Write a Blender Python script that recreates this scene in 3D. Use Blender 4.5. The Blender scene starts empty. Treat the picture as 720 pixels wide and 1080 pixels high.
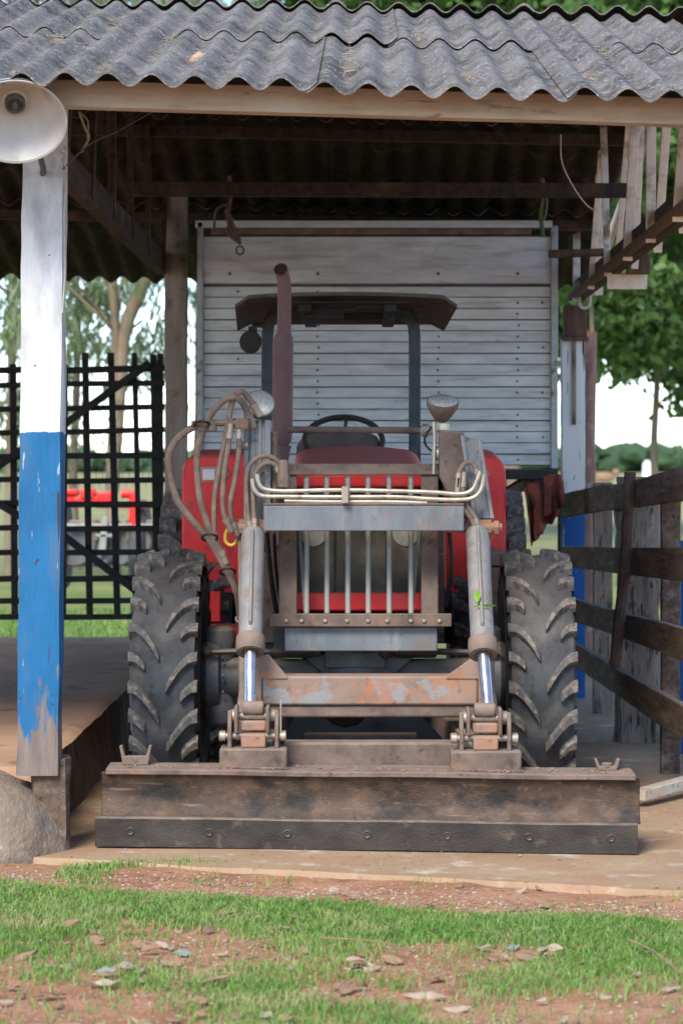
import bpy, bmesh, math, random
import numpy as np
from mathutils import Vector, Matrix, noise as mnoise
R = math.radians
random.seed(7); rng = np.random.default_rng(7)
S = bpy.context.scene
COL = S.collection
F, CX, CY, H = 2780.0, 385.0, 490.0, 1.7

# ---------------------------------------------------------------- camera, sky, sun, exposure
cam_d = bpy.data.cameras.new('camera'); cam = bpy.data.objects.new('camera', cam_d); COL.objects.link(cam)
cam.location = (0, 0, H); cam.rotation_euler = (R(90), 0, 0)
cam_d.sensor_width = 36; cam_d.lens = F/1080*36
cam_d.shift_x = -25/1080; cam_d.shift_y = -50/1080
cam_d.clip_start = .5; cam_d.clip_end = 3000
cam_d.dof.use_dof = True; cam_d.dof.focus_distance = 12.4; cam_d.dof.aperture_fstop = 4.0
S.camera = cam
SUN_EL, SUN_AZ = 41, 200          # azimuth clockwise from +Y
w = bpy.data.worlds.new('World'); S.world = w; w.use_nodes = True
sky = w.node_tree.nodes.new('ShaderNodeTexSky'); sky.sky_type = 'NISHITA'; sky.sun_disc = False
sky.sun_elevation = R(SUN_EL); sky.sun_rotation = R(SUN_AZ); sky.air_density = .7; sky.dust_density = .2; sky.ozone_density = 1.0
bg = w.node_tree.nodes['Background']; bg.inputs['Strength'].default_value = .14
w.node_tree.links.new(sky.outputs[0], bg.inputs[0])
sd = bpy.data.lights.new('sun', 'SUN'); sd.energy = 2.1; sd.angle = R(24); sd.color = (1, .93, .81)
so = bpy.data.objects.new('sun', sd); COL.objects.link(so); so.location = (0, 0, 30)
dv = Vector((math.sin(R(SUN_AZ))*math.cos(R(SUN_EL)), math.cos(R(SUN_AZ))*math.cos(R(SUN_EL)), math.sin(R(SUN_EL))))
so.rotation_euler = dv.to_track_quat('Z', 'Y').to_euler()
S.view_settings.view_transform = 'Standard'; S.view_settings.look = 'None'
S.view_settings.gamma = 1; S.view_settings.exposure = 1.35; S.view_settings.use_curve_mapping = False

# ---------------------------------------------------------------- helpers
def W(px, py, Y): return Vector(((px-CX)/F*Y, Y, H+(CY-py)/F*Y))
def X(px, Y): return (px-CX)/F*Y
def Z(py, Y): return H+(CY-py)/F*Y

ORG = {}
class MB:
    def __init__(s): s.v = []; s.f = []; s.m = []; s.mi = 0
    def add(s, vs, fs):
        n = len(s.v); s.v += [tuple(v) for v in vs]; s.f += [tuple(n+i for i in f) for f in fs]; s.m += [s.mi]*len(fs); return s
    def loft(s, rings, cap=True, close=True):
        n = len(rings[0]); vs = [p for r in rings for p in r]; fs = []
        for i in range(len(rings)-1):
            for j in range(n if close else n-1):
                a, b = i*n+j, i*n+(j+1) % n; fs.append((a, b, b+n, a+n))
        if cap and close: fs.append(tuple(range(n))[::-1]); fs.append(tuple((len(rings)-1)*n+k for k in range(n)))
        return s.add(vs, fs)
    def box(s, x0, x1, y0, y1, z0, z1):
        if x0 > x1: x0, x1 = x1, x0
        if z0 > z1: z0, z1 = z1, z0
        return s.loft([[(x0,y0,z0),(x1,y0,z0),(x1,y1,z0),(x0,y1,z0)], [(x0,y0,z1),(x1,y0,z1),(x1,y1,z1),(x0,y1,z1)]])
    def pbox(s, px0, py0, px1, py1, Y, d):   # box from its front face's measured outline at distance Y, d deep
        return s.box(X(px0,Y), X(px1,Y), Y, Y+d, Z(py1,Y), Z(py0,Y))
    def poly(s, pts, Y, d):                 # outline at distance Y, thickness d
        a = [W(p[0], p[1], Y) for p in pts]; b = [v+Vector((0, d, 0)) for v in a]; return s.loft([a, b])
    def bar(s, a, b, w, h, up=(0,0,1), w2=None, h2=None):
        a, b = Vector(a), Vector(b); d = (b-a).normalized(); up = Vector(up)
        sx = d.cross(up)
        if sx.length < 1e-4: sx = d.cross(Vector((0,1,0)))
        sx.normalize(); uz = sx.cross(d).normalized(); rr = []
        for p, ww, hh in ((a, w, h), (b, w2 or w, h2 or h)):
            rr.append([p+sx*(i*ww/2)+uz*(j*hh/2) for i, j in ((-1,-1),(1,-1),(1,1),(-1,1))])
        return s.loft(rr)
    def tube(s, pts, r, n=10, smooth=0):
        P = [Vector(p) for p in pts]
        if smooth:
            Q = []
            for i in range(len(P)-1):
                p0, p1, p2, p3 = P[max(i-1,0)], P[i], P[i+1], P[min(i+2,len(P)-1)]
                for k in range(smooth):
                    t = k/smooth; Q.append(.5*((2*p1)+(-p0+p2)*t+(2*p0-5*p1+4*p2-p3)*t*t+(-p0+3*p1-3*p2+p3)*t**3))
            Q.append(P[-1]); rr = r if isinstance(r, (int, float)) else None
            if rr is None:
                L = len(P)-1; r = [r[min(int(i/smooth), L-1)]*(1-(i/smooth-min(int(i/smooth), L-1)))+r[min(int(i/smooth), L-1)+1]*(i/smooth-min(int(i/smooth), L-1)) for i in range(len(Q))]
            P = Q
        if isinstance(r, (int, float)): r = [r]*len(P)
        rings = []; u = None
        for i, p in enumerate(P):
            d = (P[min(i+1, len(P)-1)]-P[max(i-1, 0)]).normalized()
            if u is None: u = d.cross(Vector((0,0,1)) if abs(d.z) < .9 else Vector((0,1,0))).normalized()
            else: u = (u-d*u.dot(d)).normalized()
            v = d.cross(u); rings.append([p+(u*math.cos(2*math.pi*k/n)+v*math.sin(2*math.pi*k/n))*r[i] for k in range(n)])
        return s.loft(rings)
    def lathe(s, c, axis, prof, n=32, cap=True):     # prof: (along, radius)
        c = Vector(c); ax = Vector(axis).normalized(); u = ax.cross(Vector((0,0,1)) if abs(ax.z) < .9 else Vector((0,1,0))).normalized(); v = ax.cross(u)
        return s.loft([[c+ax*a+(u*math.cos(2*math.pi*k/n)+v*math.sin(2*math.pi*k/n))*r for k in range(n)] for a, r in prof], cap=cap)
    def sphere(s, c, r, n=12, sc=(1,1,1)):
        c = Vector(c); rings = []
        for i in range(1, n):
            t = math.pi*i/n; rings.append([c+Vector((math.sin(t)*math.cos(2*math.pi*k/(2*n))*r*sc[0], math.sin(t)*math.sin(2*math.pi*k/(2*n))*r*sc[1], -math.cos(t)*r*sc[2])) for k in range(2*n)])
        return s.loft(rings)
    def build(s, name, mats, parent=None, origin=None, bevel=0, smooth=40, label=None):
        if not isinstance(mats, (list, tuple)): mats = [mats]
        V = np.array(s.v, dtype=float)
        if origin is None: origin = Vector(((V[:,0].min()+V[:,0].max())/2, (V[:,1].min()+V[:,1].max())/2, V[:,2].min()))
        origin = Vector(origin); V = V-np.array(origin)
        me = bpy.data.meshes.new(name); me.from_pydata(V.tolist(), [], s.f)
        for m in mats: me.materials.append(m)
        me.polygons.foreach_set('material_index', s.m)
        me.validate()
        bm = bmesh.new(); bm.from_mesh(me); bmesh.ops.recalc_face_normals(bm, faces=bm.faces); bm.to_mesh(me); bm.free()
        if smooth:
            me.polygons.foreach_set('use_smooth', [True]*len(me.polygons)); me.set_sharp_from_angle(angle=R(smooth))
        o = bpy.data.objects.new(name, me); COL.objects.link(o)
        o.location = origin-(ORG[parent.name] if parent else Vector((0,0,0))); o.parent = parent; ORG[o.name] = origin
        if bevel:
            b = o.modifiers.new('bevel', 'BEVEL'); b.width = bevel; b.segments = 2; b.limit_method = 'ANGLE'; b.angle_limit = R(35); b.harden_normals = False
        if label: o['label'] = label
        return o
def tag(o, label=None, cat=None, group=None, kind=None):
    if label: o['label'] = label
    if cat: o['category'] = cat
    if group: o['group'] = group
    if kind: o['kind'] = kind
    return o
def thing(name, loc, label, cat, group=None):
    o = bpy.data.objects.new(name, None); COL.objects.link(o); o.location = loc; o.empty_display_size = .1; ORG[o.name] = Vector(loc)
    return tag(o, label, cat, group)

# ---------------------------------------------------------------- materials
def mat(name, c1, c2, scale=5, rough=.75, metal=0, bump=.25, bscale=60, stretch=(1,1,1), layers=(), dust=None, lo=.35, hi=.65, spec=.4, trans=None, hook=None, bdist=.01):
    m = bpy.data.materials.new(name); m.use_nodes = True; nt = m.node_tree; N = nt.nodes; L = nt.links
    b = N['Principled BSDF']; tc = N.new('ShaderNodeTexCoord')
    def nz(sc, st, det=8, rg=.6):
        mp = N.new('ShaderNodeMapping'); mp.inputs['Scale'].default_value = st; L.new(tc.outputs['Object'], mp.inputs[0])
        mp.inputs['Location'].default_value = (random.uniform(0,9), random.uniform(0,9), random.uniform(0,9))
        t = N.new('ShaderNodeTexNoise'); t.inputs['Scale'].default_value = sc; t.inputs['Detail'].default_value = det; t.inputs['Roughness'].default_value = rg
        L.new(mp.outputs[0], t.inputs['Vector']); return t.outputs['Fac']
    def mr(src, a, c, o0=0, o1=1):
        r = N.new('ShaderNodeMapRange'); r.inputs[1].default_value = a; r.inputs[2].default_value = c; r.inputs[3].default_value = o0; r.inputs[4].default_value = o1
        L.new(src, r.inputs[0]); return r.outputs[0]
    def mix(f, a, c):
        x = N.new('ShaderNodeMix'); x.data_type = 'RGBA'
        L.new(f, x.inputs[0])
        for sck, val in ((x.inputs[6], a), (x.inputs[7], c)):
            if isinstance(val, (tuple, list)): sck.default_value = (*val[:3], 1)
            else: L.new(val, sck)
        return x.outputs[2]
    col = mix(mr(nz(scale, stretch), lo, hi), c1, c2)
    for lay in layers:
        c, sc, a, z = lay[:4]; st = lay[4] if len(lay) > 4 else (1,1,1); amt = lay[5] if len(lay) > 5 else 1
        col = mix(mr(nz(sc, st), a, z, 0, amt), col, c)
    env = dict(N=N, L=L, tc=tc, nz=nz, mr=mr, mix=mix)
    if hook: col = hook(env, col)
    if dust:
        g = N.new('ShaderNodeNewGeometry'); sp = N.new('ShaderNodeSeparateXYZ'); L.new(g.outputs['Normal'], sp.inputs[0])
        a = mr(sp.outputs['Z'], .05, .9, .04, 1); n2 = mr(nz(9, (1,1,1)), .3, .6, .35, 1)
        mu = N.new('ShaderNodeMath'); mu.operation = 'MULTIPLY'; L.new(a, mu.inputs[0]); L.new(n2, mu.inputs[1])
        m3 = N.new('ShaderNodeMath'); m3.operation = 'MULTIPLY'; L.new(mu.outputs[0], m3.inputs[0]); m3.inputs[1].default_value = dust[1]
        col = mix(m3.outputs[0], col, dust[0])
    L.new(col, b.inputs['Base Color']); b.inputs['Metallic'].default_value = metal
    b.inputs['Specular IOR Level'].default_value = spec
    L.new(mr(nz(scale*2.3, stretch), .3, .7, max(rough-.12, .03), min(rough+.12, 1)), b.inputs['Roughness'])
    if bump:
        bp = N.new('ShaderNodeBump'); bp.inputs['Strength'].default_value = bump; bp.inputs['Distance'].default_value = bdist
        L.new(nz(bscale, stretch), bp.inputs['Height']); L.new(bp.outputs[0], b.inputs['Normal'])
    if trans:
        b.inputs['Transmission Weight'].default_value = trans
    return m
DUST = (.33, .255, .205)
rust = mat('rust_steel', (.105,.073,.058), (.21,.15,.12), 8, .8, .1, .3, 90, layers=[((.30,.15,.08), 5, .56, .7), ((.06,.05,.045), 14, .58, .68)], dust=(DUST,.55))
rust_face = mat('rusty_blade_face', (.045,.027,.018), (.095,.056,.036), 4, .65, .2, .3, 60, (1,1,2.2), [((.12,.07,.045), 13, .52, .7), ((.16,.10,.07), 30, .6, .72), ((.17,.125,.095), 26, .60, .67, (.12,1,2.2), .8), ((.012,.010,.009), 5, .48, .64, (1,1,1.5))], dust=(DUST,.10))
dark_steel = mat('worn_dark_steel', (.026,.022,.020), (.060,.049,.042), 5, .5, .3, .25, 60, (1,1,1.6), [((.16,.11,.08), 9, .57, .72)], dust=(DUST,.6))
orange_rust = mat('orange_rust_steel', (.20,.135,.105), (.29,.20,.155), 6, .8, .05, .3, 70, layers=[((.38,.17,.09), 3.0, .47, .60, (1,1,1), .85), ((.24,.27,.29), 5.0, .58, .63, (1,1,1), .7), ((.36,.15,.07), 14, .56, .66), ((.12,.08,.06), 18, .6, .7)], dust=(DUST,.5))
greysteel = mat('grey_blue_paint', (.115,.135,.155), (.18,.195,.21), 5, .55, .1, .2, 50, (1,1,.6), [((.28,.27,.265), 11, .56, .72, (1.5,1.5,.25), .6), ((.15,.12,.105), 13, .57, .7, (1.5,1.5,.3), .8), ((.20,.14,.11), 6, .56, .7), ((.11,.10,.10), 22, .62, .7)], dust=(DUST,.75))
towerm = mat('pale_tower_steel', (.16,.17,.18), (.27,.275,.28), 9, .6, .2, .25, 70, (1.5,1.5,.35), [((.16,.12,.10), 9, .54, .68), ((.07,.06,.055), 20, .6, .7)], dust=(DUST,.5))
greybar = mat('pale_worn_bars', (.25,.25,.22), (.36,.36,.33), 12, .6, .2, .2, 90, (1,1,.4), [((.24,.17,.12), 12, .57, .68)], dust=(DUST,.3))
red = mat('red_paint', (.82,.012,.012), (.88,.02,.018), 3, .38, 0, .03, 40, layers=[((.42,.11,.09), 5, .52, .75, (1,1,1), .6), ((.32,.03,.03), 16, .60, .68, (1,1,.4), .7), ((.60,.34,.28), 60, .66, .72, (1,1,1), .7)], dust=((.46,.17,.13), .8), spec=.4)
redhood = mat('dusty_red_hood', (.80,.07,.055), (.85,.15,.12), 6, .6, 0, .1, 80, layers=[((.42,.19,.15), 5, .5, .7, (1,1,1), .6)], dust=((.45,.2,.16), .7))
rubber = mat('tyre_rubber', (.030,.034,.040), (.055,.061,.068), 5, .7, 0, .25, 40, layers=[((.11,.105,.10), 4, .52, .7), ((.12,.095,.075), 9, .57, .74), ((.02,.02,.022), 14, .58, .7)], dust=((.2,.16,.13), .4), spec=.35)
lugm = mat('tyre_lug_rubber', (.075,.073,.072), (.15,.14,.13), 26, .85, 0, .6, 150, layers=[((.25,.21,.17), 30, .5, .62)], dust=((.22,.19,.16), .35), spec=.25)
black = mat('black_grime', (.006,.005,.005), (.018,.016,.015), 8, .6, .1, .2, 50, dust=(DUST,.25))
blackp = mat('dark_rops_paint', (.014,.026,.038), (.028,.048,.065), 10, .45, .1, .1, 60, dust=(DUST,.3))
ironcast = mat('greasy_grey_casting', (.07,.075,.08), (.14,.14,.14), 6, .6, .2, .3, 50, layers=[((.15,.10,.075), 6, .55, .7)], dust=(DUST,.9))
chrome = mat('chrome_rod', (.75,.76,.78), (.82,.82,.83), 3, .3, 1, 0)
exh = mat('exhaust_maroon', (.15,.085,.085), (.2,.115,.105), 10, .7, .1, .3, 80, (1,1,.5), [((.1,.07,.065), 20, .58, .7)], dust=(DUST,.4))
hosem = mat('dusty_hose', (.15,.105,.08), (.24,.175,.135), 20, .85, 0, .3, 160, layers=[((.09,.075,.065), 9, .55, .7)], dust=(DUST,.5))
pipem = mat('zinc_pipe', (.42,.38,.31), (.55,.5,.42), 14, .45, .5, .1, 90, layers=[((.25,.17,.12), 12, .56, .7)], dust=(DUST,.4))
bolt_m = mat('bolt_steel', (.3,.25,.2), (.42,.35,.28), 20, .5, .5, .1, 90, dust=(DUST,.4))
glass_l = mat('lamp_lens', (.5,.49,.44), (.62,.6,.55), 20, .25, .3, .3, 120, (6,1,1))
orange_l = mat('amber_lens', (.75,.22,.03), (.85,.3,.05), 20, .25, 0, .1, 90)
white_l = mat('white_lens', (.75,.72,.66), (.85,.82,.78), 20, .25, 0, .1, 90)
yellow = mat('yellow_loop', (.75,.45,.05), (.8,.52,.08), 10, .5, 0, .1, 50)
grille = mat('grille_mesh', (.06,.055,.045), (.12,.105,.08), 8, .7, .2, .6, 320, layers=[((.2,.16,.11), 4, .52, .7)])
canopym = mat('canopy_fibre', (.05,.04,.033), (.10,.08,.065), 5, .75, 0, .2, 30, dust=((.42,.43,.41), .9))
seatm = mat('dark_seat', (.04,.034,.03), (.075,.06,.05), 10, .8, 0, .3, 90, dust=(DUST,.4))
leafm = mat('fresh_leaf', (.2,.42,.04), (.3,.55,.07), 10, .5, 0, .1, 40)
truckw = mat('truck_white_paint', (.45,.49,.51), (.61,.645,.66), 3.5, .55, .1, .12, 40, (1,1,4), [((.36,.36,.34), 5, .52, .7, (.5,1,5)), ((.15,.13,.12), 24, .66, .74)], dust=(DUST,.3))
truckf = mat('truck_frame_grey', (.27,.31,.33), (.4,.44,.45), 7, .6, .2, .2, 50, layers=[((.14,.1,.08), 9, .58, .68)], dust=(DUST,.4))
def roofhook(e, col):
    fl = e['mr'](e['nz'](46, (1.0,.3,1), 4, .9), .54, .64, 0, .7); col = e['mix'](fl, col, (.42,.42,.43))
    f2 = e['mr'](e['nz'](70, (.35,1.0,1), 4, .9), .58, .66, 0, .55); return e['mix'](f2, col, (.5,.47,.43))
roofm = mat('fibre_cement', (.105,.096,.089), (.205,.188,.175), 5, .9, 0, .6, 70, (1,.4,1), [((.055,.05,.046), 3.5, .48, .66), ((.22,.19,.15), 7, .58, .72), ((.05,.05,.04), 30, .6, .7)], hook=roofhook, spec=.2)
roofu = mat('shade_dark_sheet_underside', (.016,.011,.009), (.04,.028,.021), 4, .9, 0, .4, 40, layers=[((.09,.07,.055), 6, .58, .72)], spec=.2)  # underside copy of the sheets, interior shade darkened into its colour
def woodhook(crack=(.03,.022,.018), amt=.9, knots=True, st=(1,1,1)):
    def h(e, col):
        g = e['mr'](e['nz'](9, st, 6, .65), .57, .60, 0, amt); return e['mix'](g, col, crack)
    return h
beamw = mat('raw_eave_timber', (.40,.32,.24), (.54,.45,.35), 3, .8, 0, .3, 30, (1,8,8), [((.24,.15,.09), 7, .62, .70, (.6,3,3)), ((.55,.5,.43), 3, .5, .7)], hook=lambda e, c: e['mix'](e['mr'](e['nz'](3, (.8,12,12), 4), .63, .66, 0, .6), c, (.12,.08,.05)))
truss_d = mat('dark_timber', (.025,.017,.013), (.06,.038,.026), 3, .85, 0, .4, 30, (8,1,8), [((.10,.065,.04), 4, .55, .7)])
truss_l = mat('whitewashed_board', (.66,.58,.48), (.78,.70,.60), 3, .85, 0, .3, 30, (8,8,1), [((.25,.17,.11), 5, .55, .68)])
brownw = mat('brown_board', (.075,.045,.03), (.15,.09,.055), 3, .85, 0, .4, 30, (8,8,1), [((.08,.05,.035), 6, .55, .66)])
railw = mat('weathered_dark_rail', (.075,.047,.032), (.165,.108,.073), 4, .8, 0, .45, 30, (6,.7,6), [((.21,.18,.16), 3, .53, .68, (4,.5,4)), ((.035,.028,.025), 7, .57, .66, (4,.5,4))], dust=((.25,.2,.16), .5))
greyw = mat('grey_split_wood', (.19,.15,.115), (.30,.25,.20), 3, .9, 0, .7, 20, (7,7,.8), [((.10,.085,.07), 5, .55, .66, (6,6,.7)), ((.33,.24,.18), 3, .55, .7)], hook=woodhook((.04,.033,.028), .9, st=(4,4,.5)), bdist=.02)
gatew = mat('black_slats', (.012,.011,.011), (.03,.026,.024), 5, .85, 0, .3, 40)
stone = mat('grey_boulder', (.19,.14,.10), (.31,.24,.18), 2.2, .9, 0, .7, 26, layers=[((.16,.14,.12), 4, .55, .68), ((.36,.27,.2), 1.8, .55, .72, (1,1,1), .6), ((.36,.33,.30), 18, .6, .72)], bdist=.03)
strapm = mat('iron_strap', (.07,.045,.035), (.13,.085,.065), 9, .75, .3, .3, 60)
def splitpaint(zs, top, blue, wearz):
    def h(e, col):
        N, L = e['N'], e['L']; g = N.new('ShaderNodeNewGeometry'); sp = N.new('ShaderNodeSeparateXYZ'); L.new(g.outputs['Position'], sp.inputs[0])
        z = sp.outputs['Z']
        wz = N.new('ShaderNodeMath'); wz.operation = 'MULTIPLY_ADD'; L.new(e['nz'](7, (1,1,1)), wz.inputs[0]); wz.inputs[1].default_value = .06; L.new(z, wz.inputs[2])
        f = e['mr'](wz.outputs[0], zs+.033, zs+.028)
        bl = e['mix'](e['mr'](e['nz'](2.5, (1,1,1)), .35, .65), blue, tuple(c*.72 for c in blue))
        bl = e['mix'](e['mr'](e['nz'](14, (3.2,3.2,.35), 5), .655, .68, 0, .85), bl, (.55,.58,.58))
        wh = e['mix'](e['mr'](e['nz'](3, (3,3,.5)), .5, .7, 0, .6), top, (.62,.6,.55))
        c = e['mix'](f, wh, bl)
        c = e['mix'](e['mr'](e['nz'](4, (1.5,1.5,.6), 6), .5, .72, 0, .55), c, (.12,.13,.14)) if wearz > 0 else c
        # bare grey wood towards the foot, where the paint has worn
        wn = N.new('ShaderNodeMath'); wn.operation = 'MULTIPLY_ADD'; L.new(e['nz'](8, (2.5,2.5,.6), 6), wn.inputs[0]); wn.inputs[1].default_value = 1.3; L.new(z, wn.inputs[2])
        c = e['mix'](e['mr'](wn.outputs[0], wearz+.70, wearz+.60), c, col)
        # long drying cracks and nail holes
        c = e['mix'](e['mr'](e['nz'](5, (6,6,.28), 2, .5), .685, .70, 0, .95), c, (.03,.028,.03))
        c = e['mix'](e['mr'](e['nz'](24, (1,1,1), 1), .745, .765, 0, .9), c, (.06,.03,.025))
        return c
    return h
postm = mat('painted_post', (.13,.1,.085), (.23,.18,.155), 5, .7, 0, .35, 14, (5,5,.5), hook=splitpaint(1.84, (.66,.68,.70), (.006,.125,.30), .56), bdist=.012)
postr = mat('painted_rear_post', (.26,.24,.22), (.4,.38,.35), 4, .75, 0, .25, 20, (5,5,.5), hook=splitpaint(1.43, (.66,.68,.66), (.008,.10,.34), -.9))
postd = mat('bare_grey_post', (.22,.18,.15), (.34,.29,.25), 3, .85, 0, .4, 24, (6,6,.6), [((.1,.07,.05), 4, .55, .68)])
def floor_shade_hook(e, col):
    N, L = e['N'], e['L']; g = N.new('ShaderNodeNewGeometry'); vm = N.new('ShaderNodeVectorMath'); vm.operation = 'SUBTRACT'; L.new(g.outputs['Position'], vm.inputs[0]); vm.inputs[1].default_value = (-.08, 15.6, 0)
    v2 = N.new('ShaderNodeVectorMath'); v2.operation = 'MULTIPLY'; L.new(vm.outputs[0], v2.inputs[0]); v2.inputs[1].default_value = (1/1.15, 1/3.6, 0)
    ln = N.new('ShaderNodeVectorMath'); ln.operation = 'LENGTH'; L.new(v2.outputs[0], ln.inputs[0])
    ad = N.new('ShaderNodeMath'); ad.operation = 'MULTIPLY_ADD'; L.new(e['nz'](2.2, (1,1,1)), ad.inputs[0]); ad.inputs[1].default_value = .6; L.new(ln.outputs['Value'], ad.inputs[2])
    return e['mix'](e['mr'](ad.outputs[0], 1.0, 1.35, 1, 0), col, (.055,.042,.034))  # dark ellipse: shade under the tractor painted into the floor colour
concrete = mat('earth_stained_concrete', (.30,.195,.115), (.41,.29,.185), 1.1, .9, 0, .45, 40, layers=[((.36,.19,.12), 1.7, .5, .68, (1,1.6,1), .8), ((.56,.48,.41), 5, .56, .7, (1,1,1), .8), ((.24,.16,.12), 22, .6, .72), ((.60,.55,.50), 60, .64, .72, (1,1,1), .7)], hook=floor_shade_hook, spec=.12)
wallm = mat('dark_slab_side', (.09,.065,.05), (.17,.125,.10), 4, .9, 0, .7, 20, layers=[((.05,.04,.033), 6, .52, .68)], bdist=.02, spec=.1)  # slab side wall, darker brown than the slab top
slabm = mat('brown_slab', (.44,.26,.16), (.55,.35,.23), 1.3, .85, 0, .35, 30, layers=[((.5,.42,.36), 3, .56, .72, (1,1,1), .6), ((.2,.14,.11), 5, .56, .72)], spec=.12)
def groundhook(e, col):
    N, L = e['N'], e['L']; g = N.new('ShaderNodeNewGeometry'); sp = N.new('ShaderNodeSeparateXYZ'); L.new(g.outputs['Position'], sp.inputs[0])
    wv = N.new('ShaderNodeMath'); wv.operation = 'MULTIPLY_ADD'; L.new(e['nz'](.35, (1,1,1)), wv.inputs[0]); wv.inputs[1].default_value = 3; L.new(sp.outputs['Y'], wv.inputs[2])
    gr = e['mix'](e['mr'](e['nz'](.8, (1,1,1)), .35, .65), (.13,.20,.045), (.27,.27,.10))
    dry = e['mix'](e['mr'](e['nz'](.25, (1,1,1)), .4, .6), (.34,.31,.15), (.26,.27,.11))
    gr = e['mix'](e['mr'](sp.outputs['Y'], 35, 60), gr, dry)
    return e['mix'](e['mr'](wv.outputs[0], 22.2, 22.8), col, gr)
soil = mat('red_soil', (.36,.175,.095), (.47,.26,.155), 3.5, .95, 0, .8, 45, layers=[((.24,.12,.08), 9, .53, .68), ((.52,.38,.29), 20, .6, .7), ((.18,.10,.07), 70, .6, .68)], hook=groundhook, bdist=.02, spec=.15)
grassm = mat('grass_blades', (.14,.29,.05), (.27,.40,.11), 2.2, .6, 0, 0, layers=[((.44,.42,.20), 3.5, .52, .68), ((.50,.43,.24), 90, .56, .66), ((.08,.22,.03), 40, .56, .66)], spec=.3)
dry_m = mat('dry_leaf', (.21,.125,.075), (.34,.22,.14), 14, .8, 0, .4, 60, layers=[((.25,.14,.09), 20, .57, .68)])
pale_m = mat('pale_dry_leaf', (.31,.23,.16), (.44,.35,.26), 14, .8, 0, .4, 60)
paper_m = mat('pale_scrap', (.15,.19,.165), (.25,.28,.25), 10, .6, 0, .2, 40)
euc = mat('eucalyptus_leaves', (.15,.21,.10), (.26,.32,.17), .9, .55, 0, 0)
bush = mat('broad_tree_leaves', (.045,.10,.02), (.12,.21,.05), .9, .5, 0, 0)
farm_ = mat('far_wood_leaves', (.035,.075,.035), (.07,.12,.05), .04, .9, 0, 0)
barkm = mat('pale_bark', (.13,.105,.07), (.24,.19,.135), 3, .9, 0, .4, 12, (2,2,.5), [((.2,.11,.07), 2, .55, .68)])
barkr = mat('reddish_bark', (.20,.11,.085), (.32,.20,.16), 8, .9, 0, .8, 20, (2,2,.5), [((.4,.33,.28), 9, .56, .66)])
ropem = mat('old_rope', (.10,.07,.05), (.18,.13,.10), 20, .9, 0, .4, 90)
cordm = mat('pale_cord', (.4,.36,.3), (.55,.5,.44), 20, .8, 0, .2, 90)
ragm = mat('faded_red_cloth', (.20,.05,.03), (.33,.09,.055), 6, .9, 0, .5, 30, layers=[((.06,.03,.025), 4, .52, .62)])
clodm0 = mat('dry_caked_soil', (.22,.14,.10), (.34,.24,.18), 20, .95, 0, .5, 60)
enamel = mat('cream_enamel', (.46,.445,.41), (.58,.565,.53), 5, .4, 0, .05, 40, layers=[((.36,.27,.2), 7, .58, .72)], dust=None)
enamel_o = mat('green_white_enamel', (.55,.66,.62), (.68,.74,.72), 5, .4, 0, .05, 40, layers=[((.36,.27,.2), 9, .6, .7)])
nestm = mat('tan_clod', (.40,.27,.17), (.56,.42,.3), 20, .95, 0, .9, 60, bdist=.02)
for lm in (euc, bush, grassm, leafm):
    nt = lm.node_tree; b = nt.nodes['Principled BSDF']; tr = nt.nodes.new('ShaderNodeBsdfTranslucent'); mx = nt.nodes.new('ShaderNodeMixShader')
    src = b.inputs['Base Color'].links[0].from_socket; nt.links.new(src, tr.inputs[0]); mx.inputs[0].default_value = .3
    out = nt.nodes['Material Output']; nt.links.new(b.outputs[0], mx.inputs[1]); nt.links.new(tr.outputs[0], mx.inputs[2]); nt.links.new(mx.outputs[0], out.inputs[0])

# ---------------------------------------------------------------- ground, floors
def grid(x0, x1, nx, y0, y1, ny, zf):
    m = MB(); xs = np.linspace(x0, x1, nx); ys = np.linspace(y0, y1, ny)
    m.v = [(float(x), float(y), zf(x, y)) for y in ys for x in xs]
    m.f = [(j*nx+i, j*nx+i+1, (j+1)*nx+i+1, (j+1)*nx+i) for j in range(ny-1) for i in range(nx-1)]; m.m = [0]*len(m.f); return m
def gz(x, y):
    if y > 22: return -.02
    e_ = max(0, min(1, (3-abs(x))/.5, (y-6)/.5, (12-y)/.5))
    return -.05+e_*(.025+.02*mnoise.noise((x*1.7, y*1.7, 0))+.008*mnoise.noise((x*8, y*8, 3)) - (.02 if y > 11.5 else 0))
m = MB()
g1 = grid(-3, 3, 121, 6, 12, 121, gz); m.add(g1.v, g1.f)
zf = -.05
for (x0, x1, y0, y1) in ((-900,-3,-100,12),(3,900,-100,12),(-3,3,-100,6),(-900,900,12,1500)):
    m.add([(x0,y0,zf),(x1,y0,zf),(x1,y1,zf),(x0,y1,zf)], [(0,1,2,3)])
tag(m.build('ground', soil, origin=(0,0,0), smooth=60), kind='structure')
# concrete floor of the tractor bay, uneven front edge running down to the right
m = MB(); pts = []
def front(x): return 10.95-.33*x+.05*mnoise.noise((x*2.1, 0, 5))+.02*mnoise.noise((x*9, 0, 2))
nx, ny = 90, 60; xs = np.linspace(-2.6, 3.2, nx)
for j in range(ny):
    t = (j/(ny-1))**1.6
    for x in xs:
        y0 = front(x); y = y0+(21.0-y0)*t; z = .012*mnoise.noise((x*1.1, y*1.1, 1))*min(1, t*20)-.004
        m.v.append((float(x), y, z if j else -.045))
m.f = [(j*nx+i, j*nx+i+1, (j+1)*nx+i+1, (j+1)*nx+i) for j in range(ny-1) for i in range(nx-1)]; m.m = [0]*len(m.f)
tag(m.build('concrete_floor', concrete, origin=(0,11,0), smooth=60), kind='structure')
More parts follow.
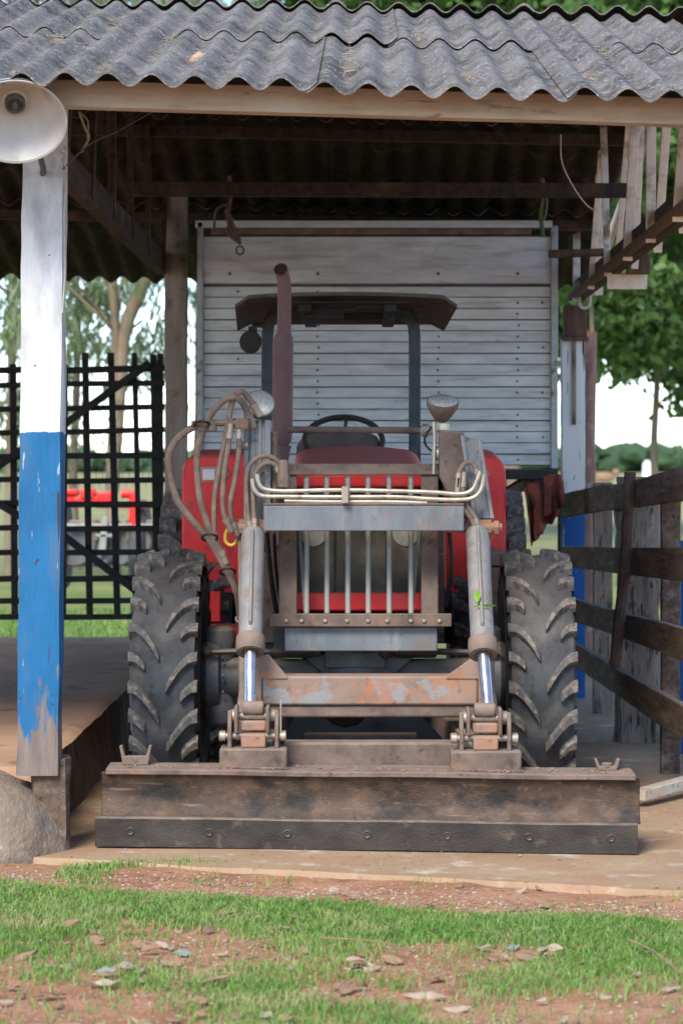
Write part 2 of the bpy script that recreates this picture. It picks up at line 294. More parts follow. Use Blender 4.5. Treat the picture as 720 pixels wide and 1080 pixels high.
# raised slab of the left bay with its crumbling edge
m = MB(); yy = np.linspace(12.0, 21.0, 60); R1, R2 = [], []
top = []; 
for y in yy:
    n = .03*mnoise.noise((0, y*2.5, 4))+.02*mnoise.noise((0, y*8, 9))
    top.append([(-6, y, .325), (-1.52+n, y, .325), (-1.475+n, y, .305+n*.4), (-1.455+n*.6, y, .15), (-1.43+n*.5, y, -.03), (-6, y, -.03)])
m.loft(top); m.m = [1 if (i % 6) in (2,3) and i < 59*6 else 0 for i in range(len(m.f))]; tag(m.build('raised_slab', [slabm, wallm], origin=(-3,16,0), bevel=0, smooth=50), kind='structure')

# ---------------------------------------------------------------- the shed
shed = thing('open_shed', (0, 12, 0), 'open timber shed roofed with grey corrugated fibre cement sheets over the tractor', 'shed')
def rough_post(x0, x1, y0, y1, z0, z1, amp=.012, nz_=40, seed=0, lean=0):
    m = MB(); rings = []; base = []
    k = 5
    for (ax, ay), (bx, by) in zip([(x0,y0),(x1,y0),(x1,y1),(x0,y1)], [(x1,y0),(x1,y1),(x0,y1),(x0,y0)]):
        for i in range(k): base.append((ax+(bx-ax)*i/k, ay+(by-ay)*i/k))
    cx, cy = (x0+x1)/2, (y0+y1)/2
    for j in range(nz_+1):
        z = z0+(z1-z0)*j/nz_; r = []
        for (bx, by) in base:
            n = amp*(mnoise.noise((bx*9+seed, by*9, z*2.2))+.6*mnoise.noise((bx*25+seed, by*25, z*7)))
            d = Vector((bx-cx, by-cy, 0)); d.normalize(); corner = abs(abs(bx-cx)-(x1-x0)/2) < 1e-5 and abs(abs(by-cy)-(y1-y0)/2) < 1e-5
            f = n-(.006 if corner else 0); r.append((bx+d.x*f+lean*(z-z0), by+d.y*f, z))
        rings.append(r)
    return m.loft(rings)
# front left painted post and its splintered foot
rough_post(X(17,11.6), X(62,11.6), 11.6, 11.79, .33, 3.30, .009, 70, 1, .008).build('post', postm, shed, smooth=50, label='square post painted white above and peeling blue below')
m = rough_post(-1.47, -1.318, 11.63, 11.84, -.04, .40, .022, 16, 5)
m.build('post_foot', railw, shed, smooth=35)
# rear left bare post, rear right painted post with cap
rough_post(X(174,18.4), X(197,18.4), 18.4, 18.56, .3, 3.66, .008, 40, 3).build('post', postd, shed, smooth=50, label='bare grey timber post by the gate')
rp = rough_post(X(592,19.2), X(617,19.2), 19.2, 19.38, -.02, 2.62, .007, 40, 4).build('post', postr, shed, smooth=50, label='rear post painted pale above and blue below')
m = MB(); m.box(1.43, 1.625, 19.15, 19.42, 2.60, 2.63); m.box(1.45,1.61,19.17,19.40,2.63,2.86); m.build('post_cap', brownw, shed, bevel=.006)
m = MB(); m.pbox(603, 357, 607, 448, 19.17, .02); m.build('cleat', postd, shed, bevel=.003)
rough_post(1.60, 1.78, 11.2, 11.38, -.03, 3.24, .009, 40, 14).build('post', postm, shed, smooth=50, label='front right painted post')
# eave beam
def slant_beam(m, xa, xb, y0, y1, zb_a, zb_b, h):
    k = 40; rings = []
    for i in range(k+1):
        t = i/k; x = xa+(xb-xa)*t; zb = zb_a+(zb_b-zb_a)*t+.004*mnoise.noise((x*2, 1, 1)); yb = .004*mnoise.noise((x*3, 5, 1))
        rings.append([(x,y0+yb,zb),(x,y1,zb),(x,y1,zb+h),(x,y0+yb,zb+h)])
    return m.loft(rings)
zbl, zbr = Z(112,11.05), Z(131,11.05); sl = (zbr-zbl)/(X(720,11.05)-X(70,11.05))
def zb(x): return zbl+sl*(x-X(70,11.05))
m = MB(); slant_beam(m, -3.4, 1.78, 11.05, 11.16, zb(-3.4), zb(1.78), .112); m.build('eave_beam', beamw, shed, bevel=.004)
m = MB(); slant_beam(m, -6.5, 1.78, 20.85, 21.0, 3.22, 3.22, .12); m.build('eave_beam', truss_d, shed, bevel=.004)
# roof: sheets of six waves, laid in rows with laps
PW, AMP = .177, .026
roof = MB()
def roof_z(L, x): return 3.282-.029*(x+1.49)+.243*L
def sheet(x0, L0, L1, zoff, side='f', jy=0, tilt=0, nl=10, wav=6.25):
    nxs = int(wav*14)+1; rings = []; v = []; th = .006
    for j in range(nl+1):
        t = j/nl; L = L0+(L1-L0)*t
        for i in range(nxs):
            x = x0+PW*wav*i/(nxs-1)
            if side == 'f': y = 10.77+L+jy; zc = roof_z(L, x)
            else: y = 14.95+L+jy; zc = 4.31-.02*(x+1.49)-.186*L
            z = zc+zoff+AMP*math.cos(2*math.pi*(x-.012)/PW)+tilt*i/(nxs-1)+.002*mnoise.noise((x*2, y*2, 7))
            v.append((x, y, z))
    n = len(v); v2 = [(a, b, c-th) for a, b, c in v]; f = []; fu = []
    for j in range(nl):
        for i in range(nxs-1):
            a = j*nxs+i; f.append((a, a+1, a+nxs+1, a+nxs)); fu.append((n+a, n+a+nxs, n+a+nxs+1, n+a+1))
    for i in range(nxs-1):
        f.append((i, n+i, n+i+1, i+1)); a = nl*nxs+i; f.append((a, a+1, n+a+1, n+a))
    for j in range(nl):
        a = j*nxs; f.append((a, a+nxs, n+a+nxs, n+a)); a = j*nxs+nxs-1; f.append((a, n+a, n+a+nxs, a+nxs))
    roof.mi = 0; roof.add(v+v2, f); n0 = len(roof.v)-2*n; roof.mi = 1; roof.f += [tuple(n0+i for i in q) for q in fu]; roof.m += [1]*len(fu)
r2 = random.Random(3)
for c in range(-5, 2):
    w1, w2 = (5.2, 3.2) if c == 1 else (6.25, 6.25)
    x0 = -.24+c*PW*6; 
    sheet(x0, 0, 2.42, (c%2)*.007, 'f', r2.uniform(-.012,.012), r2.uniform(-.004,.006), wav=w1)
    sheet(x0+PW*2, 2.24, 4.22, .014+(c%2)*.007, 'f', r2.uniform(-.02,.02), r2.uniform(-.004,.010), wav=w2)
    sheet(x0, 0-.03, 2.1, .012+(c%2)*.007, 'b', wav=w1+.5); sheet(x0, 1.95, 4.1, -.002+(c%2)*.007, 'b', wav=w1); sheet(x0, 3.95, 6.05, -.016+(c%2)*.007, 'b', wav=w1)
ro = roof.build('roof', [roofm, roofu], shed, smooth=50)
# purlins, ridge, tie beam
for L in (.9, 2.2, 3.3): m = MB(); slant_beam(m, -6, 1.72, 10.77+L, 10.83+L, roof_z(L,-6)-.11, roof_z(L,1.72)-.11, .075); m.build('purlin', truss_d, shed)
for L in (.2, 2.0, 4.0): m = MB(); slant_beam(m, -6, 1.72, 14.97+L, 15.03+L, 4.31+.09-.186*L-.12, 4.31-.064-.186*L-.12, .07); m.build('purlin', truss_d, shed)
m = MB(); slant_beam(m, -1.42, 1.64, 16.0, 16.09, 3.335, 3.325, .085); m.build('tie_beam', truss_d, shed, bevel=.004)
# side trusses: bottom chord, webs
for sx, xa, xb, z0, ya, yb_ in ((-1, -1.46, -1.39, 3.03, 11.8, 18.5), (1, 1.535, 1.60, 2.90, 11.1, 19.3)):
    m = MB(); m.box(xa, xb, ya, yb_, z0, z0+.15); 
    m.build('truss_chord', truss_d, shed, bevel=.005)
    if sx > 0: m = MB(); m.box(xa-.05, xa-.003, ya, yb_, z0+.0, z0+.045); m.build('chord_batten', brownw, shed, bevel=.004); m = MB(); m.box(1.602,1.74,16.1,16.22,2.87,2.99); m.build('block', brownw, shed, bevel=.004)
    k = 11 if sx < 0 else 13; rr = random.Random(5)
    for i in range(k):
        y = ya+.45+(yb_-ya-.8)*i/(k-1); yt = y+(rr.choice((-.5,-.3,0,0,.45)) if sx > 0 else rr.choice((-.3,0,.3)))
        zt = (roof_z(yt-10.77, xa) if yt < 15.0 else 4.31-.186*(yt-14.95))-.05
        m = MB(); m.bar(((xa+xb)/2+(.05*(-1)**i)*.6, y, z0+.03), ((xa+xb)/2+(.05*(-1)**i)*.6, yt, zt), .028, rr.uniform(.08,.13), up=(0,1,0)) if sx < 0 else m.bar(((xa+xb)/2+(.052 if i % 2 else -.052), y, z0-.02), ((xa+xb)/2+(.052 if i % 2 else -.052)+rr.uniform(-.05,.05), yt, zt), rr.uniform(.040,.060), .026, up=(0,1,0))
        m.build('truss_web', truss_l if sx > 0 else truss_d, shed, bevel=.003)
# gable bargeboard at the right, far rafters
m = MB(); m.bar((1.80, 10.9, roof_z(.1,1.8)-.08), (1.80, 15.0, roof_z(4.15,1.8)-.08), .025, .12); m.bar((1.80, 15.0, roof_z(4.15,1.8)-.08), (1.80, 21.0, 3.10), .025, .12); m.build('bargeboard', truss_l, shed, bevel=.003)
m = MB(); m.pbox(640, 289, 682, 305, 16.25, .03); m.build('outrigger_board', truss_l, shed, bevel=.003)
m = MB(); m.tube([W(578,268,17.3), W(641,266,17.3)], .028, 10); tag(m.build('bamboo_pole', brownw), 'short bamboo pole lying level between the white slatted box and the right truss', 'pole')
# eave hook
m = MB(); m.tube([W(611,296,18.9), W(611,322,18.9), W(621,322,18.9), W(621,300,18.9)], .012, 8, 4); m.build('gutter_hook', cordm, shed)

# ---------------------------------------------------------------- lamp on the post
lc = W(17, 128, 10.92); la = Vector((.12,-.72,-.70)).normalized()
lamp = thing('barn_lamp', W(30,160,11.45), 'round cream enamel dish lamp at the top of the white and blue post', 'lamp')
m = MB(); prof = []
for i in range(15):
    t = i/14; prof.append((-.15*(1-t**2.0)+.0, .035+(.207-.035)*t))
m.lathe(lc, la, prof, 56, cap=False); m.mi = 1
m.lathe(lc-la*.004, la, [(a-.003, r+.004) for a, r in prof], 56, cap=False); m.mi = 0
m.lathe(lc, la, [(-.006,.205),(.002,.212),(.008,.212),(.006,.203)], 56, cap=False)
m.build('reflector', [enamel, enamel_o], lamp, smooth=60)
m = MB(); m.lathe(lc-la*.15, la, [(-.10,.03),(-.09,.05),(0,.052),(.012,.04)], 24); m.build('lamp_neck', enamel_o, lamp)
m = MB(); m.lathe(lc-la*.14, la, [(0,.043),(.03,.043),(.03,.034),(.012,.03),(.012,.016),(.04,.014),(.045,.005)], 24); m.build('bulb_socket', [ironcast], lamp)
m = MB(); e = lc-la*.24; m.tube([e, e+Vector((0,.05,.05)), Vector((-1.40,11.40,3.02)), Vector((-1.42,11.62,2.98))], .014, 8, 5); m.build('bracket_arm', ironcast, lamp)

# wires
m = MB(); m.tube([(-1.325,11.59,3.0), W(95,152,11.9), W(125,138,12.6), W(160,118,13.5), W(190,100,14)], .004, 6, 6); tag(m.build('wire', ropem), 'twisted dark wire rising from the white post under the eave', 'wire')
m = MB(); m.tube([W(68,160,11.6), W(70,185,11.6), W(68,230,11.6), W(69,280,11.6), W(66,330,11.6)], .004, 6, 6); m.sphere(W(68,158,11.58), .014, 8); tag(m.build('cord', cordm), 'pale cord hanging from a white insulator down the side of the front post', 'cord')
m = MB(); m.tube([W(84,118,12), W(90,135,12), W(94,145,12), W(86,160,12)], .006, 6, 5); m.tube([W(84,118,12), W(93,128,12), W(92,146,12)], .004, 6, 5); tag(m.build('wire_loop', cordm), 'small loop of pale wire dangling behind the front post', 'wire')
m = MB(); m.tube([W(591,142,13.5), W(592,170,13.5), W(603,195,13.7), W(618,216,14), W(628,222,14)], .004, 6, 6); tag(m.build('hanging_wire', cordm), 'thin curved wire hanging loose under the right of the roof', 'wire')
m = MB(); m.tube([W(242,185,17.4), W(243,210,17.4), W(240,232,17.4), W(250,245,17.4), W(253,258,17.4)], .012, 6, 5); m.tube([W(240,215,17.4), W(228,222,17.4), W(226,245,17.4)], .009, 6, 5)
for a in range(3): m.tube([W(238+a*4,222+a*4,17.38), W(246-a*3,238+a*3,17.36), W(252,256,17.36)], .012, 6, 5)
m.tube([W(253+4*math.cos(t),264+4.5*math.sin(t),17.35) for t in np.linspace(0,6.4,14)], .006, 6); tag(m.build('rope_hank', ropem), 'brown hank of rope with a ring hanging at the left of the white slatted box', 'rope')
m = MB(); m.tube([W(571,188,17), W(573,205,17), W(570,225,17), W(572,250,17)], .014, 6, 5); m.tube([W(574,195,17), W(576,215,17), W(573,232,17)], .010, 6, 5); tag(m.build('rope_end', mat('green_rope',(.06,.08,.03),(.1,.12,.05))), 'short greenish rope end hanging above the right corner of the white slatted box', 'rope')

# ---------------------------------------------------------------- slatted trailer body
YT = 17.7
tr = thing('slatted_trailer', (.09, 19, 0), 'white slatted wooden trailer box standing behind the red tractor', 'trailer')
m = MB(); xl, xr = X(214,YT), X(581,YT)
rr = random.Random(2); y = 301.0; 
edges = [301+11.85*i for i in range(17)]
for i in range(16):
    g = .9 if i % 3 == 0 else .35
    a, b_ = edges[i]+g, edges[i+1]-.35; d = rr.uniform(-.004,.004)
    m.box(xl, xr, YT+.05+d, YT+.08+d, Z(b_,YT), Z(a,YT))
m.box(xl, xr, YT+.052, YT+.08, Z(298.5,YT), Z(249,YT)); m.mi = 1; m.box(xl, xr, YT+.088, YT+.10, Z(491,YT), Z(247,YT)); m.mi = 0
m.mi = 1
for i in range(16):
    for px in (250, 335, 462, 546, 573):
        if (px == 250 and i % 3) or (px == 573 and i % 4 != 1) or rr.random() < .12: continue
        m.lathe((X(px+rr.uniform(-1,1),YT), YT+.048, Z(edges[i]+6,YT)), (0,-1,0), [(0,.009),(.006,.008),(.010,.004)], 8)
for px in (242, 335, 462, 546): m.lathe((X(px,YT), YT+.05, Z(288,YT)), (0,-1,0), [(0,.013),(.008,.010)], 8)
m.build('slat_panel', [truckw, ironcast], tr, bevel=.003)
for q_ in ((208,234,214,494),(581,238,588,494)): m = MB(); m.pbox(*q_,YT,.08); m.build('corner_post', truckf, tr, bevel=.004)
m = MB(); m.pbox(206,232.5,582,240,YT,.06); m.mi = 1; m.pbox(222,241,560,247.5,YT+.05,.05); m.build('top_rail', [truckw, rust], tr, bevel=.004)
for sx in (X(210,YT), X(586,YT)):
    m = MB()
    for i in range(8): m.box(sx-.012, sx+.012, YT+.09, 20.4, 1.70+.2*i, 1.872+.2*i)
    m.build('side_boards', truckw, tr)
m = MB(); m.box(X(208,YT), X(588,YT), YT+.0, 20.4, 1.60, 1.668); m.box(-.45,-.35,YT+.1,20.6,1.35,1.598); m.box(.53,.63,YT+.1,20.6,1.35,1.598); m.box(-.8,.98,18.3,18.4,1.35,1.597); m.build('chassis', black, tr, bevel=.005)
m = MB(); m.box(-.85,1.05,18.62,18.95,.50,1.34); m.build('gap_fill_box', black, tr, bevel=.01)  # added black box, darkens the bright see-through gap under the chassis
m = MB(); m.poly([(588,497),(560,516),(540,522),(530,519),(560,500)], YT+.1, .5); m.build('mud_plate', brownw, tr)
for sx in (-.75, .93):
    wm = MB(); wm.lathe((sx-.13,19.4,.5), (1,0,0), [(0,.3),(0,.46),(.03,.5),(.23,.5),(.26,.46),(.26,.3)], 40); wo = wm.build('wheel', rubber, tr)
m = MB(); m.lathe((-.9,19.4,.5),(1,0,0),[(0,.05),(1.98,.05)],12); m.box(-.45,-.36,19.3,19.5,.5,1.36); m.box(.54,.62,19.3,19.5,.5,1.36); m.build('axle', black, tr)
m = MB(); m.bar((.09,YT+.1,1.42),(.09,YT-.45,.75),.1,.12); m.bar((.09,YT-.3,.93),(.09,YT-.3,0),.08,.08,up=(0,1,0)); m.build('drawbar', rust, tr)

# cloth hanging at its corner
m = MB()
def cloth(poly_t, poly_b, Y, nx=16, ny=20, amp=.05, seed=0):
    rings = []
    for j in range(ny+1):
        t = j/ny; r = []
        for i in range(nx+1):
            s_ = i/nx; a = Vector((*poly_t[0],0)).lerp(Vector((*poly_t[1],0)), s_); b = Vector((*poly_b[0],0)).lerp(Vector((*poly_b[1],0)), s_); p = a.lerp(b, t)
            q = W(p.x+2*mnoise.noise((s_*5+seed,t*3,1)), p.y+4*mnoise.noise((s_*6+seed,t*2,8)), Y); q.y += amp*math.sin(s_*11+seed+t*2)*(.3+t); r.append(q)
        rings.append(r)
    v = [p for r in rings for p in r]; n = len(v); k = nx+1
    f = [(j*k+i, j*k+i+1, (j+1)*k+i+1, (j+1)*k+i) for j in range(ny) for i in range(nx)]
    m.add(v, f)
cloth(((556,512),(590,500)), ((566,566),(592,540)), 17.45, seed=1); cloth(((552,515),(572,508)), ((560,575),(572,562)), 17.5, seed=4); cloth(((574,502),(592,500)), ((573,545),(598,530)), 17.38, seed=7)
o = m.build('hanging_cloth', ragm, smooth=80); sm = o.modifiers.new('thick','SOLIDIFY'); sm.thickness = .008
tag(o, 'faded red brown cloth hanging below the right corner of the white slatted box', 'cloth')

# ---------------------------------------------------------------- lattice gate of the left bay
YG = 20.4
def gate(name, verts, hors, diags, x0, x1, label, wire):
    t = thing(name, (X((x0+x1)/2,YG), YG, .325), label, 'gate', 'lattice gates closing the left bay')
    for (a, b, wd, t0, t1) in verts:
        mm = MB(); mm.bar(W(a,t0,YG), W(b,t1,YG), wd/136, .03, up=(0,1,0)); mm.build('upright_slat', gatew, t, bevel=.003)
    for (ya, yb2, wd) in hors:
        mm = MB(); mm.bar(W(x0,ya,YG-.035), W(x1,yb2,YG-.035), .03, wd/136); mm.build('cross_slat', gatew, t, bevel=.003)
    for (ax, ay, bx, by) in diags:
        mm = MB(); mm.bar(W(ax,ay,YG-.07), W(bx,by,YG-.07), .03, 8/136); mm.build('brace', gatew, t, bevel=.003)
    if wire:
        mm = MB(); hx = 7.0; hy = 12.2
        for r_ in range(10):
            for c_ in range(15):
                cx = x0+8+c_*hx+(hx/2 if r_ % 2 else 0); cy = 425+r_*hy*.75
                if cx > x1-6: continue
                P = [W(cx,cy-hy*.25,YG+.04), W(cx+hx/2,cy,YG+.04), W(cx+hx/2,cy+hy*.5,YG+.04)]; Q = [W(cx,cy-hy*.25,YG+.04), W(cx-hx/2,cy,YG+.04)]
                mm.tube(P, .0022, 3); mm.tube(Q, .0022, 3)
        mm.build('wire_netting', ironcast, t, smooth=0)
    return t
gate('lattice_gate', [(68,66,8,385,650),(90,95,7,372,650),(117,124,7,372,650),(142,148,5.5,372,650),(162,166,7,374,650),(169,170,6,373,650)],
     [(391,388,7),(405,404,6),(431,429,6),(456,453,6),(481,480,6.5),(508,506,6),(532,532,6.5),(558,557,6),(583,582,6),(611,609,6.5),(634,633,6),(651,650,6)],
     [(62,452,158,383),(58,558,166,640)], 62, 174, 'black lattice gate of thin slats between the blue and white post and the grey post', True)
gate('lattice_gate', [(-10,-8,7,376,650),(14,16,7,384,650),(45,46,8,383,650),(55,55,7,384,650)],
     [(391,389,7),(407,405,6),(432,430,6),(457,455,6),(482,481,6.5),(506,505,6),(531,530,6.5),(557,556,6),(583,582,6),(611,609,6.5),(634,633,6),(651,650,6)],
     [(-20,505,40,462),(-20,520,58,566)], -14, 60, 'black lattice gate at the left picture edge, behind the blue and white post', False)

# ---------------------------------------------------------------- right corral fence
fe = thing('corral_fence', (1.6, 15, 0), 'dark plank corral fence with four wavy rails along the right of the tractor bay', 'fence')
rails = [(((591,521),(592,546)), ((630,512),(630,539)), ((662,509),(662,536)), ((690,500),(690,532)), ((722,491),(722,528)), ((800,470),(800,520))),
         (((592,576),(592,598)), ((630,577),(630,602)), ((662,578),(662,607)), ((690,578),(690,610)), ((722,577),(722,614)), ((800,577),(800,625))),
         (((592,628),(592,652)), ((630,640),(630,664)), ((655,647),(655,673)), ((690,655),(690,686)), ((722,664),(722,699)), ((800,690),(800,740))),
         (((592,672),(592,696)), ((625,690),(625,716)), ((655,709),(655,737)), ((690,728),(690,762)), ((722,746),(722,782)), ((800,800),(800,850)))]
def fy(px): return {591:19.1,592:19.1}.get(px, 0) or 1/( (1/19.1)+(px-591)/(722-591)*(1/13.2-1/19.1) )
for rl in rails:
    m = MB(); rings = []
    for i in range(len(rl)-1):
        for k in range(6):
            t = k/6; px = rl[i][0][0]*(1-t)+rl[i+1][0][0]*t; y0 = rl[i][0][1]*(1-t)+rl[i+1][0][1]*t; y1 = rl[i][1][1]*(1-t)+rl[i+1][1][1]*t
            n = 1.2*mnoise.noise((px*.06, y0*.3, 2)); Y = 1/((1/19.1)+(px-591)/(722-591)*(1/13.2-1/19.1))
            a, b = W(px, y0+n, Y), W(px, y1+n*.6, Y); rings.append([a, b, b+Vector((.045,0,0)), a+Vector((.045,0,0))])
    m.loft(rings); m.build('rail', railw, fe, bevel=.005)
def fpost(px0, px1, pyt, pyb, x_off, dep, amp, seed, mt, label=None, lean=0, nz_=30):
    Y = H*F/(pyb-CY); m = rough_post(X(px0,Y), X(px1,Y), Y, Y+dep, -.03, Z(pyt,Y), amp, nz_, seed, lean); return m.build('post', mt, fe, smooth=45, label=label)
fpost(625,646,509,752, 0, .06, .006, 11, greyw, 'flat grey board post')
fpost(654,697,503,784, 0, .24, .045, 12, greyw, 'thick gnarled grey split trunk post')
fpost(697,717,520,815, 0, .07, .006, 13, railw, 'brown board post')
m = MB(); m.tube([W(664,498,14.9), W(662,545,14.9), W(658,610,14.9), W(652,660,14.9), W(649,697,14.9)], .034, 8, 5); m.sphere(W(648,698,14.9), .035, 6); m.build('strap', strapm, fe)
m = MB(); m.box(1.42, 1.46, 19.42, 19.5, .2, 1.5); m.box(.9,1.5,19.6,19.66,.9,1.0); m.box(1.05,1.12,19.56,19.6,.1,1.35); m.build('back_rail', railw, fe)
tag(rough_post(X(714,15.5), X(733,15.5), 15.5, 15.62, -.03, 1.25, .006, 20, 21).build('painted_stake', postr, smooth=50), 'blue and white painted stake at the right picture edge, behind the corral fence', 'post')
# tree trunk pole behind the painted rear post
m = MB(); m.tube([W(620,540,21.6)+Vector((0,0,-1.3)), W(620,500,21.6), W(621,420,21.6), W(622,350,21.6)], .055, 12, 6); tag(m.build('bark_pole', barkr), 'reddish pole with bark standing against the pale and blue rear post', 'pole')
# timber on the floor at right
m = MB(); m.bar((X(676,13.0),13.15,.05), (1.95,14.0,.08), .075, .055); tag(m.build('timber_offcut', beamw, bevel=.004), 'pale timber offcut lying on the floor beside the right end of the blade', 'plank')
m = MB(); m.tube([W(704,838,13.6)+Vector((0,0,.0)), W(712,842,13.6), W(722,840,13.6)], .005, 6, 4); tag(m.build('wire_scrap', ropem), 'bent scrap of dark wire on the floor at the right edge', 'wire')
# boulder
m = MB(); rings = []
bc = Vector((-1.67, 11.72, -.06))
for i in range(1, 26):
    t = math.pi/2*i/25*1.0; r = []
    for k in range(56):
        a = 2*math.pi*k/56; d = Vector((math.cos(a)*math.sin(t+.0), math.sin(a)*math.sin(t), math.cos(t)))
        q = 1+.10*mnoise.noise(d*1.2+Vector((3,1,2)))+.04*mnoise.noise(d*3)+.012*mnoise.noise(d*11)
        r.append(bc+Vector((d.x*.35, d.y*.36, d.z*.41))*q)
    rings.append(r)
m.loft(rings[::-1]); 
boul = m.build('boulder', stone, smooth=60); boul.rotation_euler.z = R(8)
tag(boul, 'large smooth grey boulder lying against the foot of the painted post', 'rock')
# ---------------------------------------------------------------- the tractor
tc = thing('tractor', (-.08, 14, 0), 'red tractor with a rusty front loader blade parked in the shed', 'tractor')
def tyre(parent, xc, yc, rad, wid, rim_r, nl, seed=0, dx=0):
    c = Vector((xc, yc, rad)); hw = wid/2; lug = .038*rad/.64
    Rc = rad-lug
    def rs(u): return Rc-.035*abs(u/hw)**2.5          # crown
    prof = [(-hw*.62, rim_r), (-hw*.98, rim_r+.05), (-hw*1.06, rim_r+(Rc-rim_r)*.45), (-hw*1.0, Rc-.075)]
    prof += [(u*hw, rs(u*hw)) for u in (-.93,-.8,-.6,-.4,-.2,0,.2,.4,.6,.8,.93)]
    prof += [(hw*1.0, Rc-.075), (hw*1.06, rim_r+(Rc-rim_r)*.45), (hw*.98, rim_r+.05), (hw*.62, rim_r)]
    m = MB(); m.lathe(c, (1,0,0), prof, 96, cap=False)
    def P(u, ph, r): return Vector((c.x+u, c.y-math.cos(ph)*r, c.z+math.sin(ph)*r))
    m.mi = 1; rr = random.Random(seed); lw = .050*rad/.64
    for side in (-1, 1):
        for i in range(nl*2):
            long = i % 2 == 0
            ph0 = 2*math.pi*(i+(.5 if side > 0 else 0))/(nl*2)+(.5 if side > 0 else 0)*2*math.pi/(nl*2)
            ua, ub = (.10 if long else .52), 1.0; steps = 10; rings = []
            for k in range(steps+1):
                t = k/steps; u = ua+(ub-ua)*t
                ph = ph0-.31*(1-u)**1.7*(.64/rad)
                if t > .999: rads = (Rc-.10, Rc-.02)
                else: rads = (rs(u*hw)-.012, rs(u*hw)+lug*(1.0 if t > .04 else .75))
                uu = side*u*hw*(1.02 if t > .9 else 1)
                if k >= steps-1: uu = side*hw*1.03
                wv = lw*(1+.25*t)/rad*.5*(1+rr.uniform(-.06,.06))
                wt = wv*.74
                if k == 0: wv *= .9; wt *= .8
                r0, r1 = rads; r1 += rr.uniform(-.003,.002)
                rings.append([P(uu, ph-wv*1.25, r0), P(uu, ph-wt, r1), P(uu, ph+wt, r1), P(uu, ph+wv*1.25, r0)])
            # shoulder drop
            m.loft(rings)
    return m.build('tyre', [rubber, lugm], parent, origin=(xc, yc, 0), bevel=.004, smooth=50)
def wheel(xc, yc, rad, wid, rim_r, nl, seed, inner):
    wl = bpy.data.objects.new('wheel', None); COL.objects.link(wl); wl.parent = tc; ORG[wl.name] = Vector((xc, yc, rad)); wl.location = Vector((xc,yc,rad))-ORG[tc.name]
    tyre(wl, xc, yc, rad, wid, rim_r, nl, seed)
    m = MB(); h = wid*.33; m.lathe((xc,yc,rad), (1,0,0), [(-h-.02,rim_r+.012),(-h,rim_r-.01),(-h*.5,rim_r-.05),(h*.5,rim_r-.05),(h,rim_r-.01),(h+.02,rim_r+.012)], 64, cap=False)
    m.lathe((xc+inner*.03,yc,rad), (1,0,0), [(-.012,rim_r-.05),(.0,rim_r*.6),(.02,.12),(.03,.0)], 48, cap=False)
    m.build('rim', rust, wl, smooth=50); return wl
fxl, fxr, FYC = -.962, .845, 13.12
wheel(fxl, FYC, .643, .32, .32, 13, 1, 1); wheel(fxr, FYC, .643, .32, .32, 13, 2, -1)
wheel(-.96, 15.4, .785, .40, .42, 17, 3, 1); wheel(.70, 15.4, .785, .40, .42, 17, 4, -1)
# front axle
ax = MB(); Y0 = 13.1
ax.tube([(-.80,Y0,.66),(-.60,Y0,.64),(-.3,Y0,.66),(.18,Y0,.66),(.48,Y0,.64),(.68,Y0,.66)], [.10,.10,.075,.075,.10,.10], 16, 3)
ax.sphere((-.06,Y0,.64), .17, 12, (1.25,.9,1)); axo = ax.build('front_axle', ironcast, tc, bevel=.0)
for sx, xx in ((-1,-.78),(1,.665)):
    m = MB(); m.lathe((xx,Y0,.66), (sx,0,0), [(-.07,.07),(-.06,.16),(.0,.175),(.03,.15),(.05,.1),(.12,.09)], 28)
    m.lathe((xx-sx*.06,Y0,.40), (0,0,1), [(0,.05),(.02,.075),(.09,.085),(.12,.07),(.40,.07),(.43,.08),(.48,.075),(.5,.05)], 20)
    for k in range(10):
        a = 2*math.pi*k/10; m.lathe((xx-sx*.075,Y0+math.cos(a)*.14,.66+math.sin(a)*.14),(-sx,0,0),[(0,.012),(.012,.011)],6)
    m.build('hub', ironcast, axo, bevel=.003)
for xa, xb in ((-.78,-.22),(.10,.66)):
    m = MB(); m.tube([(xa,12.92,.78),(xa+(xb-xa)*.35,12.92,.785),(xb,12.92,.775)], .016, 8); m.lathe((xa+(xb-xa)*(.75 if xa < 0 else .25)-.1,12.92,.78),(1,0,0),[(0,.02),(.01,.028),(.2,.028),(.21,.02)],12); m.sphere((xa,12.92,.78),.034,8); m.build('tie_rod', dark_steel, tc)
m = MB(); m.box(-.45,.33,12.97,13.4,.79,.90); m.box(-.20,.10,12.95,13.5,.70,.80); m.poly([(318,690),(440,690),(412,715),(345,715)], 12.99, .3)
for i in range(5): m.lathe((X(372,12.9)+i*.022,12.94,.785),(0,-1,0),[(0,.014),(.02,.013)],6)
m.build('axle_support', ironcast, tc, bevel=.006)
# body mass: engine, gearbox, rear axle
m = MB(); m.box(-.32,.14,13.4,15.3,.52,1.0); m.box(-.30,.10,13.2,14.3,.95,1.40); m.lathe((-1.0,15.4,.785),(1,0,0),[(0,.13),(1.75,.13)],20); m.tube([(-.1,13.3,.5),(-.1,14.9,.55)],.13,12); m.build('engine_block', black, tc, bevel=.01)
m = MB(); m.box(-.52,-.30,13.3,13.6,.80,1.25); m.box(.14,.40,13.3,13.6,.80,1.25); m.box(-.50,.40,13.45,13.5,.88,1.5); m.build('side_frame', rust, tc, bevel=.006)
m = MB(); m.box(.60,.72,13.9,14.5,.72,1.16); m.box(.58,.74,13.88,14.52,1.165,1.24); m.build('battery_box', rust, tc, bevel=.01)
m = MB(); m.box(-1.0,-.62,14.2,14.6,.78,.82); m.box(-.96,-.80,14.58,14.62,.83,1.0); m.build('foot_step', red, tc, bevel=.006)
